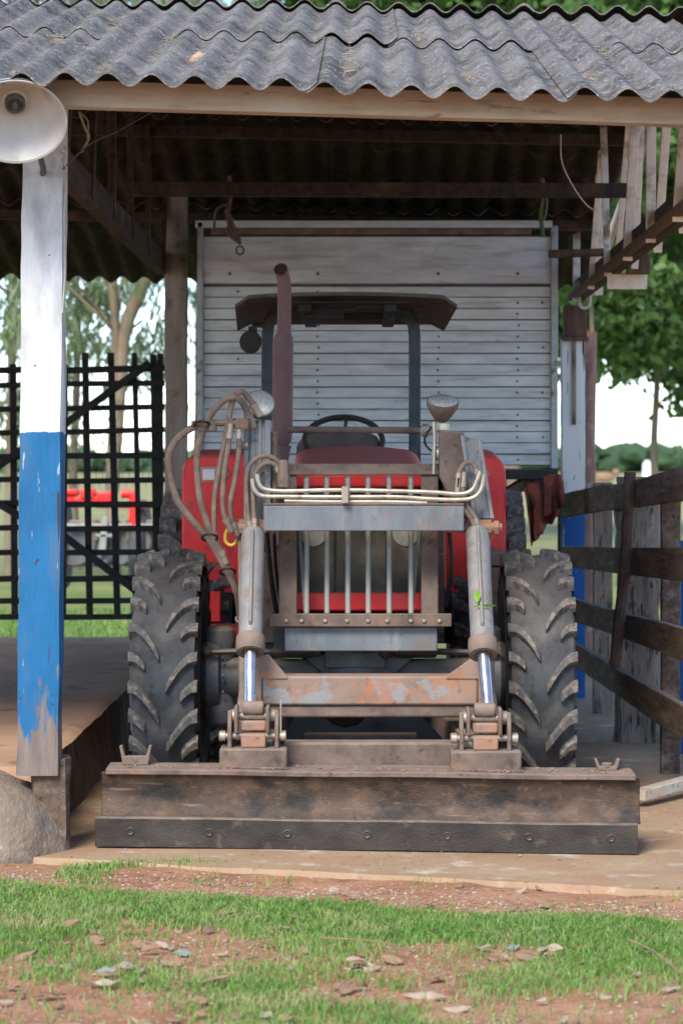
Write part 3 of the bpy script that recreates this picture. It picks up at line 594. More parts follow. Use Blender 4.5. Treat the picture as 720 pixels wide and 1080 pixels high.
# hood
m = MB(); rings = []
def hood_sec(Y, xc, hw, zt, zbm, rad):
    r = [(xc-hw, Y, zbm)]
    for k in range(9):
        a = math.pi-math.pi/2*k/8; r.append((xc-hw+rad*1.5+math.cos(a)*rad*1.5, Y, zt-.02-rad+math.sin(a)*rad))
    for k in range(1, 6): t = k/6; r.append((xc-hw+rad*1.5+(2*hw-rad*3)*t, Y, zt-.02+.02*math.sin(math.pi*t)))
    for k in range(9):
        a = math.pi/2-math.pi/2*k/8; r.append((xc+hw-rad*1.5+math.cos(a)*rad*1.5, Y, zt-.02-rad+math.sin(a)*rad))
    r.append((xc+hw, Y, zbm)); return r
for Y, zt in ((12.955,1.60),(12.985,1.635),(13.1,1.665),(13.6,1.745),(14.2,1.80),(14.36,1.805)):
    rings.append(hood_sec(Y, -.02-.02*(Y-12.9), .335 if Y > 12.97 else .32, zt, 1.0, .06 if Y > 12.97 else .05))
m.loft(rings)
m.build('hood', redhood, tc, smooth=50)
m = MB(); Yh = 12.925
m.pbox(305,501,455,514,Yh,.05); m.pbox(303,501,310,643,Yh,.05); m.pbox(448,501,455,643,Yh,.05); m.pbox(311,625,447,644,Yh,.05)
m.build('nose_panel', red, tc, bevel=.008)
m = MB(); m.pbox(310,514,448,625,Yh+.028,.02); m.mi = 1
for px in (352,406): m.pbox(px,514,px+2,625,Yh+.02,.02)
m.mi = 2
for cxp in (330, 428): m.lathe((X(cxp,Yh), Yh+.03, Z(562,Yh)), (0,-1,0), [(0,.07),(.012,.066),(.018,.04),(.02,.01)], 24)
m.build('radiator_grille', [grille, black, mat('old_headlamp', (.32,.31,.28),(.42,.41,.38),9,.3,.3,.1,90)], tc)
m = MB(); bx, bz = X(368,Yh-.0), Z(527,Yh); m.lathe((bx,Yh+.02,bz),(0,-1,0),[(0,.035),(.012,.034),(.014,.03)],3); m.mi = 1; 
for d in (-.014,0,.014): m.bar((bx+d-.012,Yh+.004,bz-.012),(bx+d+.010,Yh+.004,bz+.012),.004,.003,up=(0,1,0))
m.build('badge', [red, white_l], tc)
# brush guard
YB = 12.72
for a_, b_ in ((294,313),(444,462)): gd = MB(); gd.pbox(a_,489,b_,648,YB,.06); gd.build('guard_post', rust, tc, bevel=.005)
m = MB(); m.loft([[W(300,500.5,YB-.02),W(466,500.5,YB-.02),W(469,489,YB+.04),W(297,489,YB+.04)],[W(300,500.5,YB+.0),W(466,500.5,YB+.0),W(469,489,YB+.06),W(297,489,YB+.06)]]); m.build('guard_top_plate', rust, tc, bevel=.004)
m = MB(); m.pbox(284,647.5,476,661,YB-.03,.05)
for px in (302,318,343,366,388,408,433,447,463): m.mi = 1; m.lathe((X(px,YB),YB-.03,Z(654.5,YB)),(0,-1,0),[(0,.013),(.008,.012),(.01,.006)],6)
m.build('guard_bottom_plate', [rust, bolt_m], tc, bevel=.004)
m = MB(); m.poly([(314,560),(320,645),(326,645),(316,555)], YB+.07,.02); m.poly([(443,560),(436,645),(431,645),(441,555)], YB+.07,.02); m.build('grille_stay', greysteel, tc)
for px in (323,344.5,366.5,388,410,433):
    m = MB(); m.tube([W(px,502,YB+.02), W(px+.3,646.5,YB+.02)], .0135, 12); m.build('guard_bar', greybar, tc)
m = MB(); m.pbox(300,661.5,461,687,12.74,.22); m.build('front_weight', greysteel, tc, bevel=.006)
# loader: grey cross beam
YX = 12.42
m = MB(); m.pbox(278,533,489,560,YX,.11); m.mi = 1; m.box(X(278,YX),X(489,YX),YX-.006,YX+.12,Z(533,YX)+.001,Z(533,YX)+.010); m.build('loader_cross_beam', [greysteel, rust], tc, bevel=.006)
# towers
YTw = 12.52
m = MB()
for a, b in ((257,262),(264,270),(272,276),(279,285.5)): m.pbox(a,443,b,549,YTw-(.0 if a in (257,279) else -.02),.24)
m.pbox(258,446,285,551,YTw+.026,.16); m.build('loader_tower', towerm, tc, bevel=.004)
m = MB()
for a in range(4): m.poly([(485+a*6,459+a*1.5),(489.5+a*6,460+a*1.5),(503+a*6,547),(498+a*6,547)], YTw-(.0 if a in (0,3) else -.02), .22)
m.poly([(486,461),(507,464),(519,547),(499,547)], YTw+.012,.16); m.build('loader_tower', towerm, tc, bevel=.004)
m = MB(); m.poly([(463,453),(489,456),(504,547),(485,547),(463,502)], YTw+.03, .15); m.build('tower_plate', rust, tc, bevel=.006)
m = MB(); m.poly([(286,455),(292,455),(292,545),(286,545)], YTw+.03, .15); m.build('tower_plate', rust, tc, bevel=.006)
for x0, x1, sx in ((243,291,1),(482,527,1)):
    m = MB(); m.lathe(W(x0+5,556,YTw+.02), (1,0,0), [(0,.026),((x1-x0-10)/217,.026)], 14)
    for a, s2 in ((x0+3,-1),(x1-4,1)): m.lathe(W(a,556,YTw+.02), (s2,0,0), [(-.012,.036),(.012,.036),(.014,.022),(.028,.02)], 6)
    m.box(X(x0+9,YTw),X(x1-9,YTw),YTw+.0,YTw+.1,Z(562,YTw),Z(548,YTw)); m.build('pivot_pin', orange_rust, tc, bevel=.002)
for x0 in (246,): m = MB(); m.lathe(W(257,470,YTw),(-1,0,0),[(-.02,.02),(.03,.02)],8); m.build('tower_bolt', bolt_m, tc)
# lift cylinders
def cyl(top, bot, rodend, R_=.055):
    o = MB(); a, b = W(*top), W(*bot); d = (b-a).normalized(); o.tube([a, a+d*.02, b-d*.02, b], [R_*.9,R_,R_,R_], 28)
    o2 = o.build('lift_cylinder', towerm, tc, bevel=0)
    n = Vector((0,-1,0)); n = (n-d*n.dot(d)).normalized()
    q = MB(); q.tube([a+n*(R_+.007)+d*.03, a+n*(R_+.007)+d*((b-a).length*.83), a+n*(R_-.01)+d*((b-a).length*.85)], .0085, 8); q.build('oil_line', greysteel, o2)
    q = MB(); q.lathe(b-d*.065, d, [(0,R_+.002),(.008,R_+.012),(.06,R_+.014),(.085,R_+.009),(.088,.05),(.075,.032)], 32); q.build('collar', rust, o2)
    e = W(*rodend); q = MB(); q.tube([b-d*.02, e], .0275, 24); q.build('rod', chrome, o2)
    return o2
cyl((267,560,12.48),(264,684,12.15),(264,756,11.97)); cyl((503,560,12.46),(509,687,12.07),(515,760,11.86))
# loader arms and cross tube
YC2 = 12.30
m = MB(); m.pbox(276,713,504,744,YC2,.17); m.mi = 1; m.pbox(276,744,504,757,YC2+.02,.14); m.build('cross_tube', [orange_rust, rust], tc, bevel=.012)
for sd in (0, 1):
    P_ = [(271,692),(283,690),(303,713.5),(303,716),(276,716),(276,756),(270,756)] if sd == 0 else [(508,692),(497,694),(470,713.5),(470,716),(504,716),(504,756),(510,756)]
    m = MB(); m.poly(P_, YC2-.008, .014); m.build('gusset', orange_rust, tc, bevel=.003)
    xa = X(262,12.5) if sd == 0 else X(512,12.5)
    m = MB(); m.bar((xa,12.36,.62),(xa+(-.02 if sd == 0 else -.01),12.66,1.42),.07,.14,up=(0,1,0)); m.bar((xa,12.40,.62),((xa+.0),11.98,.50),.07,.12,up=(0,0,1)); m.build('loader_arm', rust, tc, bevel=.006)
# push frame behind the blade
m = MB(); m.box(-.37,.42,11.95,12.09,.325,.44); m.build('push_tube', rust, tc, bevel=.012)
for a_, b_ in (((-.47,11.95,.38),(-.38,14.6,.48)),((.52,11.9,.38),(.25,14.6,.48))): m = MB(); m.bar(a_,b_,.09,.12); m.build('push_arm', rust, tc, bevel=.008)
m = MB(); m.box(-.30,.25,12.7,12.8,.30,.40); m.build('rear_push_tube', rust, tc, bevel=.01)
# blade
bl_xa, bl_xb = -1.174, 1.199; ya_, yb_ = 11.74, 11.50
def by(x): return ya_+(x-bl_xa)/(bl_xb-bl_xa)*(yb_-ya_)
def bloft(sec, xa, xb, n=24, wob=.0):
    rings = []
    for i in range(n+1):
        x = xa+(xb-xa)*i/n; w_ = wob*mnoise.noise((x*2,0,0)); rings.append([(x+q[2] if (len(q) > 2 and i in (0,n)) else x, by(x)+q[0], q[1]+w_) for q in sec])
    return rings
BL = MB()
sec = [(-.005,.333),(.012,.345),(.20,.350),(.20,.335),(.024,.325)]
curve = [(.018,.330),(.035,.29),(.042,.24),(.036,.19),(.018,.148),(.0,.132)]
BL.loft(bloft([(-.010,.322),(-.012,.345),(.215,.352),(.215,.340),(.010,.325)], bl_xa+.02, bl_xb-.02, wob=.004))
BL.mi = 1; BL.loft(bloft([(q[0]-.012,q[1]) for q in curve]+[(q[0]+.008,q[1]) for q in curve[::-1]], bl_xa, bl_xb))
blade = BL.build('blade', [rust, rust_face], tc, bevel=.003, smooth=45)
m = MB(); m.loft(bloft([(-.028,.130),(-.020,.138),(.0,.138),(.0,.004),(-.022,.002)], bl_xa-.026, bl_xb-.014, wob=.003)); m.mi = 1
for px in (136,220,303,387,471,556,641):
    x = X(px,11.62); y = by(x)-.027; m.lathe((x,y,.072),(0,-1,0),[(0,.018),(.004,.018),(.005,.012),(.001,.011)],14)
m.build('cutting_edge', [dark_steel, dark_steel], blade, bevel=.002)
for x0, x1, in ((X(232,11.78),X(303,11.78)), (X(475,11.6),X(550,11.6))):
    yb0 = by((x0+x1)/2)+.05
    m = MB(); m.box(x0,x1,yb0,yb0+.17,.335,.437); m.build('hinge_box', rust, blade, bevel=.010)
    c0 = (x0+x1)/2
    for px_ in (-.115,.095): m = MB(); m.loft([[(c0+px_+dx_,yb0+.03+dy,z) for dy,z in ((0,.436),(.12,.436),(.12,.53),(.07,.60),(.03,.60),(0,.53))] for dx_ in (0,.018)]); m.build('clevis_plate', rust, blade, bevel=.004)
    m = MB(); m.lathe((c0-.155,yb0+.07,.487),(1,0,0),[(0,.018),(.004,.024),(.028,.024),(.03,.016),(.27,.016),(.272,.024),(.298,.024),(.30,.016)],14)
    m.lathe((c0-.10,yb0+.09,.575),(1,0,0),[(0,.03),(.03,.032),(.032,.018),(.17,.018),(.172,.032),(.2,.03)],12); m.build('hinge_pin', bolt_m, blade)
    m = MB(); m.box(c0-.055,c0+.055,yb0+.02,yb0+.14,.437,.50); m.box(c0-.06,c0+.055,yb0+.05,yb0+.13,.51,.555); m.build('link_block', orange_rust, blade, bevel=.008)
    m = MB(); m.box(c0-.085,c0-.068,yb0+.01,yb0+.12,.50,.625); m.box(c0+.055,c0+.072,yb0+.01,yb0+.12,.50,.625); m.tube([(c0-.05,yb0+.08,.61),(c0+.045,yb0+.08,.61)],.033,16); m.build('rod_eye', rust, blade, bevel=.008)
    if x0 < 0: m = MB(); m.box(c0+.118,c0+.124,yb0+.05,yb0+.08,.50,.65); m.build('lock_pin', bolt_m, blade)
for a, b in ((125,157),(623,652)):
    x0, x1 = X(a,11.8), X(b,11.7); y = by((x0+x1)/2)+.12; z0 = .35; h_ = .085 if a < 300 else .05
    m = MB(); m.loft([[(x0,y,z0+h_),(x0+.012,y,z0+h_),(x0+.025,y,z0+.018+(.02 if a<300 else 0)),(x1-.025,y,z0+.018+(.02 if a<300 else 0)),(x1-.012,y,z0+h_),(x1,y,z0+h_),(x1-.015,y,z0),(x0+.015,y,z0)], [(p[0],y+.06,p[2]) for p in [(x0,y,z0+h_),(x0+.012,y,z0+h_),(x0+.025,y,z0+.018+(.02 if a<300 else 0)),(x1-.025,y,z0+.018+(.02 if a<300 else 0)),(x1-.012,y,z0+h_),(x1,y,z0+h_),(x1-.015,y,z0),(x0+.015,y,z0)]]])
    m.lathe(((x0+x1)/2,y+.02,z0+.012),(0,0,1),[(0,.025),(.02,.025)],8); m.build('skid_lug', rust, blade, bevel=.003)
m = MB(); rr = random.Random(9)
for (x0, x1, zz, dy) in ((X(232,11.78),X(303,11.78),.352,.042),(X(475,11.6),X(550,11.6),.352,.042)):
    for i in range(26): xx = x0+(x1-x0)*i/25; m.sphere((xx, by(xx)+dy, zz+rr.uniform(-.002,.002)), rr.uniform(.006,.009), 4)
m.build('weld_bead', rust, blade)
m = MB()
for i in range(160):
    xx = rr.uniform(bl_xa+.1, bl_xb-.1); yy = by(xx)+rr.uniform(.02,.19); m.sphere((xx,yy,.351), rr.uniform(.003,.010), 3, (1.3,1.3,.5))
tag(m.build('caked_soil', clodm0, blade), kind='stuff')
# exhaust
YE = 13.42
m = MB(); m.tube([W(297,575,YE),W(297,486,YE),W(297,470,YE)], [.034,.034,.05], 18); 
m.tube([W(297,470,YE),W(297,464,YE),W(297.5,456,YE),W(298.5,362,YE),W(299,356,YE),W(299.5,350,YE)], [.036,.050,.078*.67*1.02,.078*.67*1.02,.048,.036], 24)
m.tube([W(299.5,352,YE),W(300,315,YE),W(299.5,298,YE),W(297.5,288,YE-.01),W(296,284,YE-.04)], [.0355]*5, 20, 4); m.mi = 1
m.lathe(W(296,284,YE-.04)+Vector((0,-.001,0)), (W(296,284,YE-.04)-W(297.5,288,YE-.01)), [(-.002,.033),(.003,.033)], 20)
m.build('exhaust_stack', [exh, black], tc, smooth=50)
# cross rod
m = MB(); m.tube([W(303,453,13.0),W(446,454,13.0)], .0165, 12); m.mi = 1; m.lathe(W(443,454,13.0),(1,0,0),[(0,.02),(.01,.03),(.04,.03),(.042,.022),(.07,.022)],8); m.build('cross_rod', [rust, pipem], tc)
# work lamps on the towers
def wlamp(c, ax_, rx, name='work_lamp'):
    m = MB(); c = Vector(c); m.lathe(c, ax_, [(-.10,.012),(-.095,.03),(-.06,rx*.72),(-.02,rx),(.0,rx*1.03),(.006,rx*1.0)], 32); o = m.build(name, rust, tc, smooth=60)
    m = MB(); m.lathe(c+Vector(ax_).normalized()*.006, ax_, [(0,rx*.93),(.006,rx*.85),(.012,rx*.5),(.014,.01)], 32); m.build('lens', glass_l, o, smooth=60); return o
wlamp(W(274,426,12.58), (.10,-.80,.42), .072); wlamp(W(466.5,424,12.6), (.05,-.42,.91), .076)
m = MB(); m.tube([W(466,432,12.66),W(467,441,12.66),W(464,455,12.66)], .018, 8); m.tube([W(457,445,12.62),W(458,462,12.62),W(457,500,12.62)],.008,6); m.lathe(W(467,447,12.64),(0,0,-1),[(0,.02),(.0,.032),(.03,.032),(.03,.02),(.05,.02),(.05,.03),(.07,.03)],6); m.sphere(W(462,478,12.66),.035,8); m.build('lamp_bracket', pipem, tc)
m = MB(); m.tube([W(456,450,12.66),W(449,458,12.66),W(448,468,12.66),W(455,476,12.66)], .006, 6, 4); m.build('lamp_wire', black, tc)
m = MB(); m.lathe(W(264,361,14.7), (-.25,-.9,-.15), [(-.09,.02),(-.06,.05),(0,.064),(.012,.06)], 24); m.tube([W(266,357,14.72),W(268,344,14.8),W(277,343,15.1)], .015, 8, 3); m.box(X(262,14.72),X(271,14.72),14.7,14.76,Z(352,14.72),Z(344,14.72)); m.build('rear_work_lamp', black, tc)
# roll bar, canopy
m = MB(); YR = 15.2
for x_b in (-1, 1):
    P_ = [(282,560),(282,420),(282,355),(283,343),(288,333),(297,326),(310,322)] if x_b < 0 else [(437,560),(437,420),(437,355),(436,343),(431,333),(421,326),(408,322)]
    Q = [W(a,b,YR) for a,b in P_]; rings = []
    for i, p in enumerate(Q):
        d = (Q[min(i+1,len(Q)-1)]-Q[max(i-1,0)]).normalized(); sx_ = d.cross(Vector((0,1,0))).normalized()*.034; rings.append([p+sx_+Vector((0,-.03,0)),p-sx_+Vector((0,-.03,0)),p-sx_+Vector((0,.03,0)),p+sx_+Vector((0,.03,0))])
    m.loft(rings)
m.box(X(310,YR),X(408,YR),YR-.03,YR+.03,Z(326,YR),Z(319,YR)); m.build('roll_bar', blackp, tc, bevel=.008)
m = MB(); rings = []
for i in range(9):
    t = i/8; Y = 14.2+1.7*t; x0 = -.70-.07*t; x1 = .495-.02*t; zc = 2.605-.04*t; r = []
    for k in range(17):
        u = k/16; lip = -.0 if 0 < k < 16 else -.04; r.append((x0+(x1-x0)*u, Y, zc+.045*math.sin(math.pi*u)**.6*(math.sin(math.pi*min(max(t*.9+.12,0),1)))**.5+lip))
    rings.append(r+[(p[0],p[1],p[2]-.022) for p in r[::-1]])
m.loft(rings); cn = m.build('canopy', canopym, tc, bevel=.004, smooth=50)
m = MB(); m.box(-.36,-.29,14.25,15.85,2.525,2.572); m.box(.10,.17,14.25,15.85,2.525,2.572); m.box(-.30,.12,14.9,14.98,2.52,2.56); m.box(-.33,-.12,14.5,14.75,2.50,2.565); m.box(-.05,.10,14.3,14.38,2.545,2.568); m.build('canopy_frame', black, cn, bevel=.006)
m = MB()
m.tube([(-.64,14.22,2.574),(.44,14.22,2.574)],.008,6); m.build('canopy_trim', black, cn)
# driver station
m = MB(); c = Vector((X(362,14.45),14.45,Z(465,14.45))); ax2 = Vector((0,-.62,.78)).normalized(); u = Vector((1,0,0)); v = ax2.cross(u)
m.tube([c+u*math.cos(t)*.215+v*math.sin(t)*.215 for t in np.linspace(0,2*math.pi,41)], .016, 8)
for a in (0, 2.1, 4.2): m.tube([c-ax2*.03, c+u*math.cos(a+1.5)*.21+v*math.sin(a+1.5)*.21], .01, 6)
m.tube([c-ax2*.03, c-ax2*.4], .03, 10); m.build('steering_wheel', black, tc)
m = MB(); rings = []
for zz, hw_, yy_ in ((1.72,.24,14.42),(1.80,.235,14.44),(1.86,.20,14.48),(1.885,.14,14.52)):
    rings.append([(-.14-hw_,yy_,zz),(-.14-hw_*.6,yy_-.05,zz+.005),(-.14+hw_*.6,yy_-.05,zz+.005),(-.14+hw_,yy_,zz),(-.14+hw_,yy_+.2,zz),(-.14-hw_,yy_+.2,zz)])
m.loft(rings); m.build('dash_cowl', seatm, tc, bevel=.01, smooth=60)
m = MB(); rings = []
for zz, hw_ in ((1.25,.22),(1.5,.22),(1.75,.20),(1.84,.17),(1.88,.12),(1.89,.08)): rings.append([(-.15-hw_,15.05+.1*(zz-1.25),zz),(-.15+hw_,15.05+.1*(zz-1.25),zz),(-.15+hw_*.95,15.17+.1*(zz-1.25),zz),(-.15-hw_*.95,15.17+.1*(zz-1.25),zz)])
m.loft(rings); m.box(-.4,.1,14.75,15.1,1.2,1.3); m.build('seat', seatm, tc, bevel=.03, smooth=60)
# fenders
def fender(px_in, px_out, sgn):
    YF = 14.72; xo, xi = X(px_out,YF), X(px_in,YF); m = MB(); prof = []
    zt = Z(479,YF); r = .10
    for a in np.linspace(0, math.pi/2, 8): prof.append((xo+sgn*(-1)*0+(-sgn)*(r-r*math.cos(a))*1, zt-r+r*math.sin(a)))
    pts = [(xo, .99), (xo, 1.3)]+prof+[(xi, zt+.005), (xi, .99)]
    rings = [[(p[0]+(.0 if Y < 14.8 else 0), Y, p[1]+dz) for p in pts] for Y, dz in ((YF,-.012),(YF+.02,0),(YF+.5,.03))]
    m.loft(rings)
    o = m.build('fender', red, tc, bevel=.012, smooth=50); return o
fl = fender(262,192,-1); fr = fender(470,533,1)
m = MB(); YF = 14.715; 
pl = [(205,500),(212,492),(236,492),(243,500),(236,508.5),(212,508.5)]; m.poly(pl, YF-.012, .03); fa = m.build('lamp_surround', mat('pink_surround',(.55,.25,.2),(.6,.3,.25),8), fl, bevel=.004)
m = MB(); m.pbox(214,494.5,227,506.5,YF-.03,.03); m.build('white_lens', white_l, fl, bevel=.004)
m = MB(); m.pbox(227.3,495,238,506,YF-.028,.03); m.build('amber_lens', orange_l, fl, bevel=.004)
m = MB(); pr = [(506,500),(510,493),(517,500),(510,508)]; m.poly(pr, YF-.012, .03); m.build('lamp_surround', fa.data.materials[0], fr, bevel=.003)
m = MB(); m.box(X(488,14.9),X(507,14.9),14.9,15.2,.85,1.75); m.build('fender_inner', red, tc, bevel=.01)
m = MB(); m.tube([W(x_,y_,12.6) for x_,y_ in ((241,557),(238,563),(238,571),(243,575),(248,573),(249,569))], .008, 8, 4); m.tube([W(x_,y_,12.6) for x_,y_ in ((241,557),(246,556),(248,561))], .008, 8, 3); m.build('yellow_handle', yellow, tc)
# hoses, pipes
def hose(pts, r=.0165, Yd=12.80, dy=0):
    n = len(pts); m = MB(); Q_ = [W(p[0],p[1],(p[2] if len(p) > 2 else Yd)-.25) for p in pts]
    for a_, b_ in ((Q_[0],Q_[1]),(Q_[-1],Q_[-2])): d_ = (b_-a_).normalized(); m.mi = 1; m.tube([a_-d_*.01, a_+d_*.035, a_+d_*.036, a_+d_*.06], [r*1.15,r*1.15,r*1.4,r*1.4], 10)
    m.mi = 0; m.tube([W(p[0],p[1],(p[2] if len(p) > 2 else Yd)-.25) for p in pts], r*.98, 10, 6); return m.build('hydraulic_hose', [hosem, bolt_m], tc)
hose([(262,447,12.78),(240,446,12.72),(216,447,12.72),(198,454,12.72),(183,468,12.72),(178,487,12.72),(186,525,12.74),(204,550,12.76),(222,571,12.8),(238,600,12.84),(250,626,12.9),(254,660,13.1)], .0175)
hose([(266,448,12.76),(263,441,12.74),(256,425,12.7),(246,419,12.68),(234,424,12.68),(222,438,12.69),(212,460,12.70),(208,480,12.7),(210,520,12.72),(218,550,12.75),(228,575,12.8),(243,605,12.85),(254,632,12.95)], .0165)
hose([(273,437,12.74),(265,424,12.72),(257,414,12.70),(249,416,12.68),(244,428,12.7),(240,448,12.7),(234,482,12.72),(227,520,12.74),(226,545,12.75),(227,566,12.78),(238,592,12.82)], .0145)
hose([(243,449,12.69),(241,470,12.69),(237,495,12.69),(235,525,12.7),(237,545,12.72),(243,558,12.75)], .013)
hose([(252,449,12.70),(252,475,12.70),(248,505,12.7),(243,530,12.71),(245,550,12.75),(250,562,12.78)], .013)
for pts in ([(264,563),(261,535),(260,505),(264,490),(274,482),(286,482),(296,490),(300,506)], [(269,560),(267,530),(267,508),(272,495),(282,488),(292,492),(297,505)],
            [(482,512),(484,498),(490,489),(497,488),(502,495),(504,508)], [(483,506),(482,520),(488,536),(497,548),(501,560),(502,574)], [(489,500),(488,520),(494,536),(501,546),(505,560)]):
    hose([(a, b, 12.70) for a, b in pts], .0115)
m = MB(); m.tube([W(a,b,12.45) for a,b in ((202,447),(225,446),(262,446))], .014, 8); 
for px in (213,224,243,252,258): m.lathe(W(px,441 if px > 230 else 443,12.45),(0,0,-1),[(0,.02),(.05,.022),(.052,.016)],8)
m.build('hose_rail', rust, tc)
for tx, ty, tY in ((221,567,12.50),(240,603,12.58),(213,448,12.44)): m = MB(); m.tube([W(tx+13*math.cos(t)*(.62),ty+6*math.sin(t)*.62,tY+.045*math.sin(t)) for t in np.linspace(0,2*math.pi,20)], .006, 6); m.build('cable_tie', black, tc)
m = MB()
for (k, pts) in enumerate(([(271,500),(273,510),(280,516),(300,518),(340,517),(380,517),(420,518),(455,519),(484,521),(497,517),(503,506),(506,497)], [(266,505),(268,516),(277,523),(300,523.5),(340,524),(380,524),(420,524),(450,526),(480,527),(498,525),(507,516),(510,500)], [(300,528),(350,529),(400,529),(450,530)])):
    m.tube([W(a,b,12.40+.012*k) for a,b in pts], .0105, 8, 5)
m.build('oil_pipe', pipem, tc)
m = MB(); m.pbox(360,513,367.5,531,12.37,.03); m.build('pipe_clamp', bolt_m, tc, bevel=.003)
m = MB(); m.lathe(W(299,514,12.42),(0,0,1),[(0,.03),(.05,.034),(.07,.026),(.12,.026),(.13,.015)],8); m.build('hose_coupling', rust, tc, bevel=.003)
for P_, r_ in (([W(281,560,12.95),W(286,610,12.95),W(292,648,12.95)],.012),([W(289,560,13),W(291,600,13),(X(300,13.1),13.1,.9)],.009),([W(470,640,12.95),W(476,600,12.97),W(474,562,13.0)],.011)): m = MB(); m.tube(P_,r_,8,4); m.build('loose_cable', black, tc)
tc2 = thing('green_sprig', W(503,640,12.13), 'small fresh green sprig caught on the right hydraulic cylinder', 'sprig')
m = MB()
def leafshape(m, c, d, up, L_, w_, curl=.2):
    c = Vector(c); d = Vector(d).normalized(); s_ = d.cross(Vector(up)).normalized(); n = s_.cross(d)
    prof = ((0,.05),(.2,.7),(.45,1),(.7,.75),(.9,.3),(1,.03)); r = []
    for t, ww in prof: p = c+d*(L_*t)+n*(curl*L_*(t-t*t)); r.append([p-s_*w_*ww/2+n*.12*w_*ww, p, p+s_*w_*ww/2+n*.12*w_*ww])
    v = [p for q in r for p in q]; f = [(i*3+j, i*3+j+1, i*3+j+4, i*3+j+3) for i in range(5) for j in range(2)]; m.add(v, f)
cs = W(503,640,12.13)
leafshape(m, cs+Vector((0,0,.02)), (0,-.1,1), (0,1,0), .06, .03); leafshape(m, cs+Vector((.02,0,.0)), (1,0,.05), (0,.6,1), .07, .028); leafshape(m, cs+Vector((.01,0,0)), (-1,.0,-.05), (0,.6,1), .03, .01)
m.build('leaf', leafm, tc2, smooth=60); m = MB(); m.tube([cs, cs+Vector((0,.0,.03))], .002, 5); m.tube([cs, cs+Vector((.03,0,0))], .002, 5); m.build('stem', leafm, tc2)

# ---------------------------------------------------------------- things on the roof
m = MB(); nc = (X(209,11.7), 11.85, roof_z(1.08, X(209,11.7))-.005)
q = MB(); rings = []
for i in range(1, 12):
    t = math.pi*i/12; r = []
    for k in range(22):
        a = 2*math.pi*k/22; d = Vector((math.sin(t)*math.cos(a), math.sin(t)*math.sin(a), -math.cos(t))); qq = 1+.25*mnoise.noise(d*2.2)+.1*mnoise.noise(d*7); r.append(Vector(nc)+Vector((d.x*.048,d.y*.04,d.z*.034))*qq)
    rings.append(r)
m.loft(rings); tag(m.build('mud_clod', nestm, smooth=70), 'tan clod of mud and straw lying in a trough of the corrugated roof', 'clod')
m = MB(); rr = random.Random(11)
spots = [(rr.uniform(-1.5,1.3), rr.uniform(.6,3.8)) for _ in range(16)]+[(X(292,12.4),2.15),(X(286,12.8),1.7),(X(372,12.9),1.9),(X(366,12.4),1.5),(X(592,12.5),.9),(X(626,12),.8),(X(55,12.2),1.9)]
for sxp, L in spots:
    k = round((sxp-.012)/PW-.5)+.5; xx = .012+k*PW
    for j in range(rr.randint(8,30)):
        xj = xx+rr.gauss(0,.022); Lj = L+rr.gauss(0,.16); z = roof_z(Lj,xj)+AMP*math.cos(2*math.pi*(xj-.012)/PW)+.012+(.012 if Lj > 2.3 else 0)
        a = rr.uniform(0,math.pi); l_ = rr.uniform(.008,.035); p = Vector((xj,10.77+Lj,z)); d = Vector((math.cos(a),math.sin(a),math.sin(a)*.24+rr.uniform(-.1,.25)))*l_
        m.bar(p-d, p+d, rr.uniform(.002,.005), .002)
tag(m.build('straw_litter', mat('grey_straw', (.24,.18,.13), (.40,.33,.26), 30, .9, 0, .2, 60), smooth=0), 'dry straw and leaf crumbs caught in the troughs of the corrugated roof', 'litter', kind='stuff')

# ---------------------------------------------------------------- trees and far wood
def leaf_cloud(centers, radii, per, lw, ll, droop, seed, name, mt, parent):
    g = np.random.default_rng(seed); C_ = np.repeat(centers, per, axis=0); Rr = np.repeat(radii, per)
    d = g.normal(size=C_.shape); d /= np.linalg.norm(d, axis=1)[:,None]; rad = Rr*(g.random(len(C_))**.45)
    P_ = C_+d*rad[:,None]*np.array([1,1,.75])
    ax_ = g.normal(size=C_.shape); ax_[:,2] -= droop; ax_ /= np.linalg.norm(ax_, axis=1)[:,None]
    sd_ = np.cross(ax_, g.normal(size=C_.shape)); sd_ /= np.linalg.norm(sd_, axis=1)[:,None]
    L_ = ll*(.6+.8*g.random(len(C_)))[:,None]; W_ = lw*(.6+.8*g.random(len(C_)))[:,None]
    v = np.stack([P_, P_+ax_*L_*.5+sd_*W_*.5, P_+ax_*L_, P_+ax_*L_*.5-sd_*W_*.5], axis=1).reshape(-1,3)
    o = np.array(ORG[parent.name]); v = v-o; n = len(P_)
    me = bpy.data.meshes.new(name); me.vertices.add(4*n); me.vertices.foreach_set('co', v.ravel()); me.loops.add(4*n); me.loops.foreach_set('vertex_index', np.arange(4*n)); me.polygons.add(n); me.polygons.foreach_set('loop_start', np.arange(n)*4); me.polygons.foreach_set('loop_total', np.full(n,4)); me.materials.append(mt); me.update()
    ob = bpy.data.objects.new(name, me); COL.objects.link(ob); ob.parent = parent; ORG[ob.name] = Vector(o); return ob
